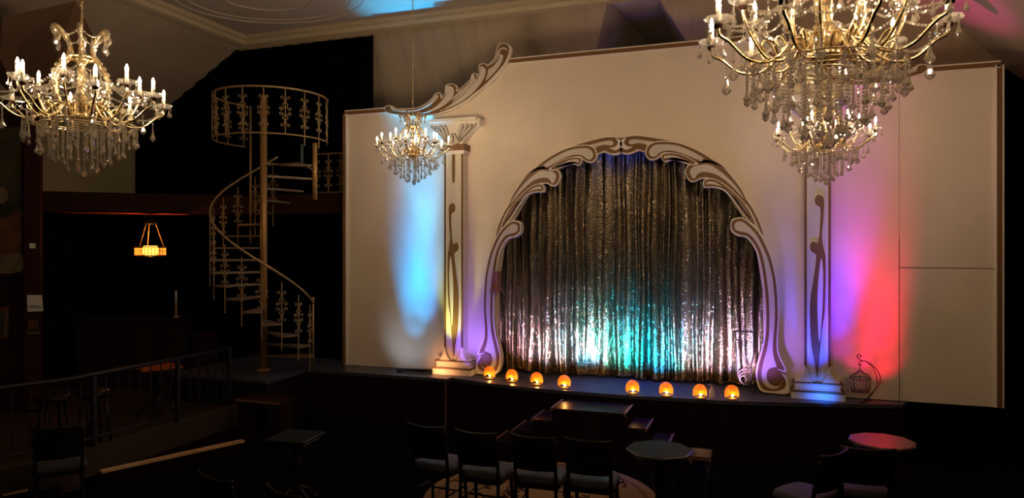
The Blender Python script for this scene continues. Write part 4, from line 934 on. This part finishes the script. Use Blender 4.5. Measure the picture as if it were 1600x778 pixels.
# round rug with flowers
rc = at(845, 778, Z=FL); RC = (rc.x, rc.y)
root = empty('round_rug', (RC[0], RC[1], FL), 'round beige rug with dark flowers under the row of chairs', 'rug'); root['_o'] = (0, 0, 0)
b = MB(); b.lathe([(1.20, 0), (1.20, .008), (.001, .010)], 72, smooth=False); b.build('field', M['rug1'], root)
b = MB()
for r0, r1 in ((1.05, 1.10), (.80, .82)): b.lathe([(r0, .0102), (r1, .0102), (r1, .0118), (r0, .0118)], 72, smooth=False)
b.build('border_band', M['rug3'], root)
b = MB(); rnd = random.Random(3)
for k_ in range(70):
    a = rnd.uniform(0, 2 * PI); r = rnd.choice([rnd.uniform(.2, .76), rnd.uniform(.2, .76), rnd.uniform(.86, 1.02)]); cx_, cy2 = r * math.cos(a), r * math.sin(a)
    pr = rnd.uniform(.018, .04); pp = [(cx_ + pr * (1 + .45 * math.cos(5 * t)) * math.cos(t), cy2 + pr * (1 + .45 * math.cos(5 * t)) * math.sin(t)) for t in [2 * PI * j / 20 for j in range(20)]]
    b.prism(pp, .0105, .0122)
    a2 = a + rnd.uniform(-1, 1); st = [(cx_ + .1 * t * math.cos(a2 + t), cy2 + .1 * t * math.sin(a2 + t), .012) for t in (0, .5, 1, 1.4)]; b.tube(st, .006, 4)
o = b.build('flower_pattern', M['rug2'], root); o['kind'] = 'stuff'

# ================================================================== CHANDELIERS
def chandelier(loc, S, tiers, label, ztop, rot=0.0, unlit=(), gold_heavy=True):
    """tiers: list of (count, radius, cup height, phase). S scales the frame."""
    root = empty('crystal_chandelier', loc, label, 'chandelier', 'crystal chandeliers with candle bulbs', rot); root['_o'] = (0, 0, 0)
    T = lambda r, a, z: Vector((r * math.cos(a) * S, r * math.sin(a) * S, z * S))
    # stem, hub
    b = MB(); b.lathe([(.001, -.06 * S), (.018 * S, -.055 * S), (.05 * S, -.03 * S), (.075 * S, -.005 * S), (.07 * S, .02 * S), (.03 * S, .04 * S), (.02 * S, .10 * S), (.035 * S, .15 * S), (.018 * S, .20 * S), (.014 * S, .34 * S), (.04 * S, .375 * S), (.05 * S, .39 * S), (.02 * S, .41 * S), (.008 * S, .46 * S), (.001, .46 * S)], 18)
    b.build('stem', M['gold'], root)
    b = MB(); b.lathe([(.085 * S, .385 * S), (.10 * S, .40 * S), (.085 * S, .405 * S)], 20); b.build('crown_ring', M['gold'], root)
    for zz, rr in ((.06, .045), (.125, .055), (.25, .04), (.30, .035)):
        b = MB(); b.lathe([(.001, (zz - .03) * S), (rr * .6 * S, (zz - .025) * S), (rr * S, zz * S), (rr * .6 * S, (zz + .025) * S), (.001, (zz + .03) * S)], 9, smooth=False); b.build('glass_knop', M['crystal'], root)
    # lyre bars and crown plumes
    nl = 6
    pend = []   # (pos, h, r)
    strands = []
    tips = []; shoulders = []
    for i in range(nl):
        a = 2 * PI * i / nl + .3
        pts_ = smooth([T(r, a, z) for r, z in ((.05, .02), (.10, .05), (.155, .12), (.175, .20), (.165, .28), (.12, .355), (.085, .395), (.07, .44), (.085, .50), (.12, .55), (.155, .575), (.17, .555), (.16, .53))], 4, False)
        b = MB(); b.tube(pts_, .011 * S, 6, mi=0)
        for q in pts_[::2]: b.bead((q[0] * 1.06, q[1] * 1.06, q[2]), .018 * S, 1, 1.0)
        b.build('lyre_bar', [M['gold'], M['crystal']], root)
        tips.append(Vector(T(.15, a, .57))); shoulders.append(T(.175, a, .2))
        pend.append((T(.165, a, .53), .085 * S, .020 * S))
        pend.append((T(.172, a, .16), .05 * S, .014 * S))
    def strand(p, q, sag, bead=.0075, gap=.018, end=None):
        p, q = Vector(p), Vector(q); L = (q - p).length + sag; n_ = max(4, int(L / (gap * S)))
        return [(p + (q - p) * (i / n_) - Vector((0, 0, sag * 4 * (i / n_) * (1 - i / n_))), bead * S) for i in range(n_ + 1)]
    for i in range(nl):
        strands.append(strand(tips[i], tips[(i + 1) % nl], .05 * S)); mid = (tips[i] + tips[(i + 1) % nl]) / 2 - Vector((0, 0, .055 * S)); pend.append((mid, .075 * S, .017 * S))
        strands.append(strand(T(.125, 2 * PI * i / nl + .3, .35), T(.125, 2 * PI * (i + 1) / nl + .3, .35), .05 * S))
        m2 = (T(.125, 2 * PI * i / nl + .3, .35) + T(.125, 2 * PI * (i + 1) / nl + .3, .35)) / 2 - Vector((0, 0, .055 * S)); pend.append((m2, .07 * S, .018 * S))
        strands.append(strand(shoulders[i], shoulders[(i + 1) % nl], .04 * S))
    # arms
    cups = []; idx = 0
    for (n_, R, zc, ph) in tiers:
        for i in range(n_):
            a = 2 * PI * i / n_ + ph
            b = MB()
            pts_ = smooth([T(r, a, z) for r, z in ((.055, .01), (R * .18, .05 + zc * .2), (R * .30, .05 + zc * .15), (R * .42, -.01 + zc * .1), (R * .56, -.055 + zc * .15), (R * .74, -.055 + zc * .25), (R * .90, -.01 + zc * .45), (R * .99, zc - .05), (R, zc - .012))], 4, False)
            b.tube(pts_, .0075 * S, 7)
            b.tube(smooth([T(r, a, z) for r, z in ((R * .45, -.05 + zc * .25), (R * .5, .0 + zc * .3), (R * .57, .02 + zc * .3), (R * .6, -.01 + zc * .3), (R * .55, -.025 + zc * .3))], 3, False), .005 * S, 6)
            for q in pts_[6::3]: b.bead((q[0], q[1], q[2] + .008 * S), .009 * S, 1)
            b.lathe([(.001, -.014), (.018, -.012), (.024, 0.0), (.014, .003), (.001, .003)], 10, (0, 0, 0)) if False else None
            arm = b.build('arm', [M['gold'], M['crystal']], root)
            cpos = T(R, a, zc); cups.append((cpos, a, R, zc))
            b = MB(); b.lathe([(.001, -.022 * S), (.018 * S, -.018 * S), (.022 * S, -.004 * S), (.014 * S, 0), (.001, 0)], 10, cpos, 2)
            # scalloped glass drip pan
            sg_ = 20; vs = []; prf = [(.012, .0), (.035, .004), (.052, .014), (.058, .026)]
            for q in range(sg_):
                an = 2 * PI * q / sg_
                for j, (r_, z_) in enumerate(prf):
                    k2 = 1 + (.10 * math.cos(an * 8) if j > 1 else 0); vs.append((cpos[0] + r_ * k2 * S * math.cos(an), cpos[1] + r_ * k2 * S * math.sin(an), cpos[2] + z_ * S))
            b.add(vs, [(q * 4 + j, ((q + 1) % sg_) * 4 + j, ((q + 1) % sg_) * 4 + j + 1, q * 4 + j + 1) for q in range(sg_) for j in range(3)], 0, True)
            b.build('drip_pan', [M['crystal'], M['gold'], M['darkwood']], arm, off=(0, 0, 0))
            hc = .085 * S
            b = MB(); b.lathe([(.001, 0), (.0115 * S, 0), (.0112 * S, hc), (.001, hc + .001)], 12, cpos); b.build('candle', M['candle'], arm, off=(0, 0, 0))
            if idx not in unlit:
                b = MB(); b.lathe([(.004 * S, 0), (.0095 * S, .012 * S), (.010 * S, .020 * S), (.006 * S, .036 * S), (.001, .048 * S)], 8, cpos + Vector((0, 0, hc))); b.build('bulb', M['bulb'], arm, off=(0, 0, 0))
            idx += 1
            for q in range(4):
                an = 2 * PI * q / 4 + a + .4; e_ = cpos + Vector((.056 * S * math.cos(an), .056 * S * math.sin(an), .018 * S))
                strands.append([(e_ - Vector((0, 0, .012 * S * t_)), .006 * S) for t_ in range(0, 3)])
                pend.append((e_ - Vector((0, 0, .034 * S)), (.06 if q % 2 else .045) * S, (.015 if q % 2 else .012) * S))
            # drops below each arm
            for (rf, zf2, hh_) in ((.86, -.045 + zc * .4, .085), (.62, -.075 + zc * .2, .085)):
                p_ = T(R * rf, a, zf2); nb = 3
                strands.append([(p_ - Vector((0, 0, .015 * S * t_)), .0065 * S) for t_ in range(nb)])
                pend.append((p_ - Vector((0, 0, .015 * S * nb)), hh_ * S, .024 * S))
    # swags from lyre shoulders to cups and between cups
    byt = {}
    for c_ in cups: byt.setdefault((c_[2], c_[3]), []).append(c_)
    for key, lst in byt.items():
        for i, c_ in enumerate(lst):
            nx_ = lst[(i + 1) % len(lst)]
            strands.append(strand(c_[0], nx_[0], .07 * S)); strands.append(strand(T(.165, c_[1], .27), c_[0] , .06 * S))
    # fringe below the hub: rings of hanging bead chains ending in drops
    for (rr, cnt, z0_, ln, dh, dr) in ((.33, 20, -.05, .09, .065, .018), (.25, 16, -.06, .15, .065, .018), (.17, 12, -.06, .20, .07, .020), (.09, 7, -.06, .24, .075, .022), (.02, 1, -.06, .27, .10, .030)):
        b2 = MB(); b2.tube([T(rr, 2 * PI * q / 32, z0_) for q in range(32)], .0032 * S, 5, closed=True); b2.build('fringe_ring', M['gold'], root)
        for q in range(cnt):
            a = 2 * PI * (q + .5 * (rr > .2)) / cnt; p_ = T(rr, a, z0_); n_ = int(ln / .016)
            strands.append([(p_ - Vector((0, 0, .016 * S * t_)), .0078 * S) for t_ in range(n_)])
            pend.append((p_ - Vector((0, 0, .016 * S * n_)), dh * S, dr * S))
    strands.sort(key=lambda s_: -len(s_))
    for s_ in strands[:90]:
        b = MB()
        for p_, r_ in s_: b.bead(p_, r_)
        b.build('bead_strand', M['crystal'], root)
    b = MB()
    for s_ in strands[90:]:
        for p_, r_ in s_: b.bead(p_, r_)
    o = b.build('short_bead_strands', M['crystal'], root); o['kind'] = 'stuff'
    rnd2 = random.Random(5); pend.sort(key=lambda s_: -s_[1])
    for p_, h_, r_ in pend[:95]:
        b = MB(); b.drop(p_, h_, r_, 7, 0, .6 if h_ > .06 * S else 1.0, rnd2.uniform(0, 3)); b.bead(p_, r_ * .35); b.build('pendant', M['crystal'], root)
    b = MB()
    for p_, h_, r_ in pend[95:]: b.drop(p_, h_, r_, 6, 0, 1.0, rnd2.uniform(0, 3))
    o = b.build('small_pendants', M['crystal'], root); o['kind'] = 'stuff'
    # chain and ceiling rose
    H = ztop - loc[2]; b = MB(); z = .45 * S; k_ = 0
    while z < H - .05:
        h_ = .022; b.tube([((.008 * math.cos(t)) if k_ % 2 else 0, 0 if k_ % 2 else .008 * math.cos(t), z + .015 + h_ * .75 * math.sin(t)) for t in [PI / 4 * i for i in range(8)]], .0028, 4, closed=True); z += .027; k_ += 1
    b.tube([(.006 * math.cos(t * 2.1), .006 * math.sin(t * 2.1), .45 * S + (H - .45 * S) * t / 60) for t in range(61)], .003, 5)
    b.build('chain', M['gold'], root)
    b = MB(); b.lathe([(.001, H), (.06, H), (.055, H - .02), (.02, H - .05), (.001, H - .055)], 18); b.build('ceiling_rose', M['gold'], root)
    return root
ZCH = ZC
def hub(px, py, cz): return tuple(at(px, py, cz=cz))
chandelier(hub(128, 183, 5.17), 1.10, [(8, .505, .12, .25), (6, .36, .20, .1)], 'large crystal chandelier at the upper left against the sloped ceiling', ZCH - .0, unlit=(4,))
chandelier(hub(645, 243, 8.55), .88, [(8, .50, .13, .1), (5, .34, .20, .5)], 'small distant crystal chandelier in front of the left column', ZCH, .2)
chandelier(hub(1288, 229, 6.56), .88, [(8, .50, .12, .3), (6, .34, .20, .0)], 'small crystal chandelier low in front of the right column, below the biggest one', ZCH, .1)
chandelier(hub(1288, 88, 3.49), 1.12, [(9, .50, .12, .15), (6, .37, .22, .4)], 'biggest crystal chandelier cut off by the top edge at the right', ZCH)

# the chandelier chains nearest the slope end on the ceiling plane; tidy helper properties away
for o in bpy.data.objects:
    if '_o' in o.keys(): del o['_o']
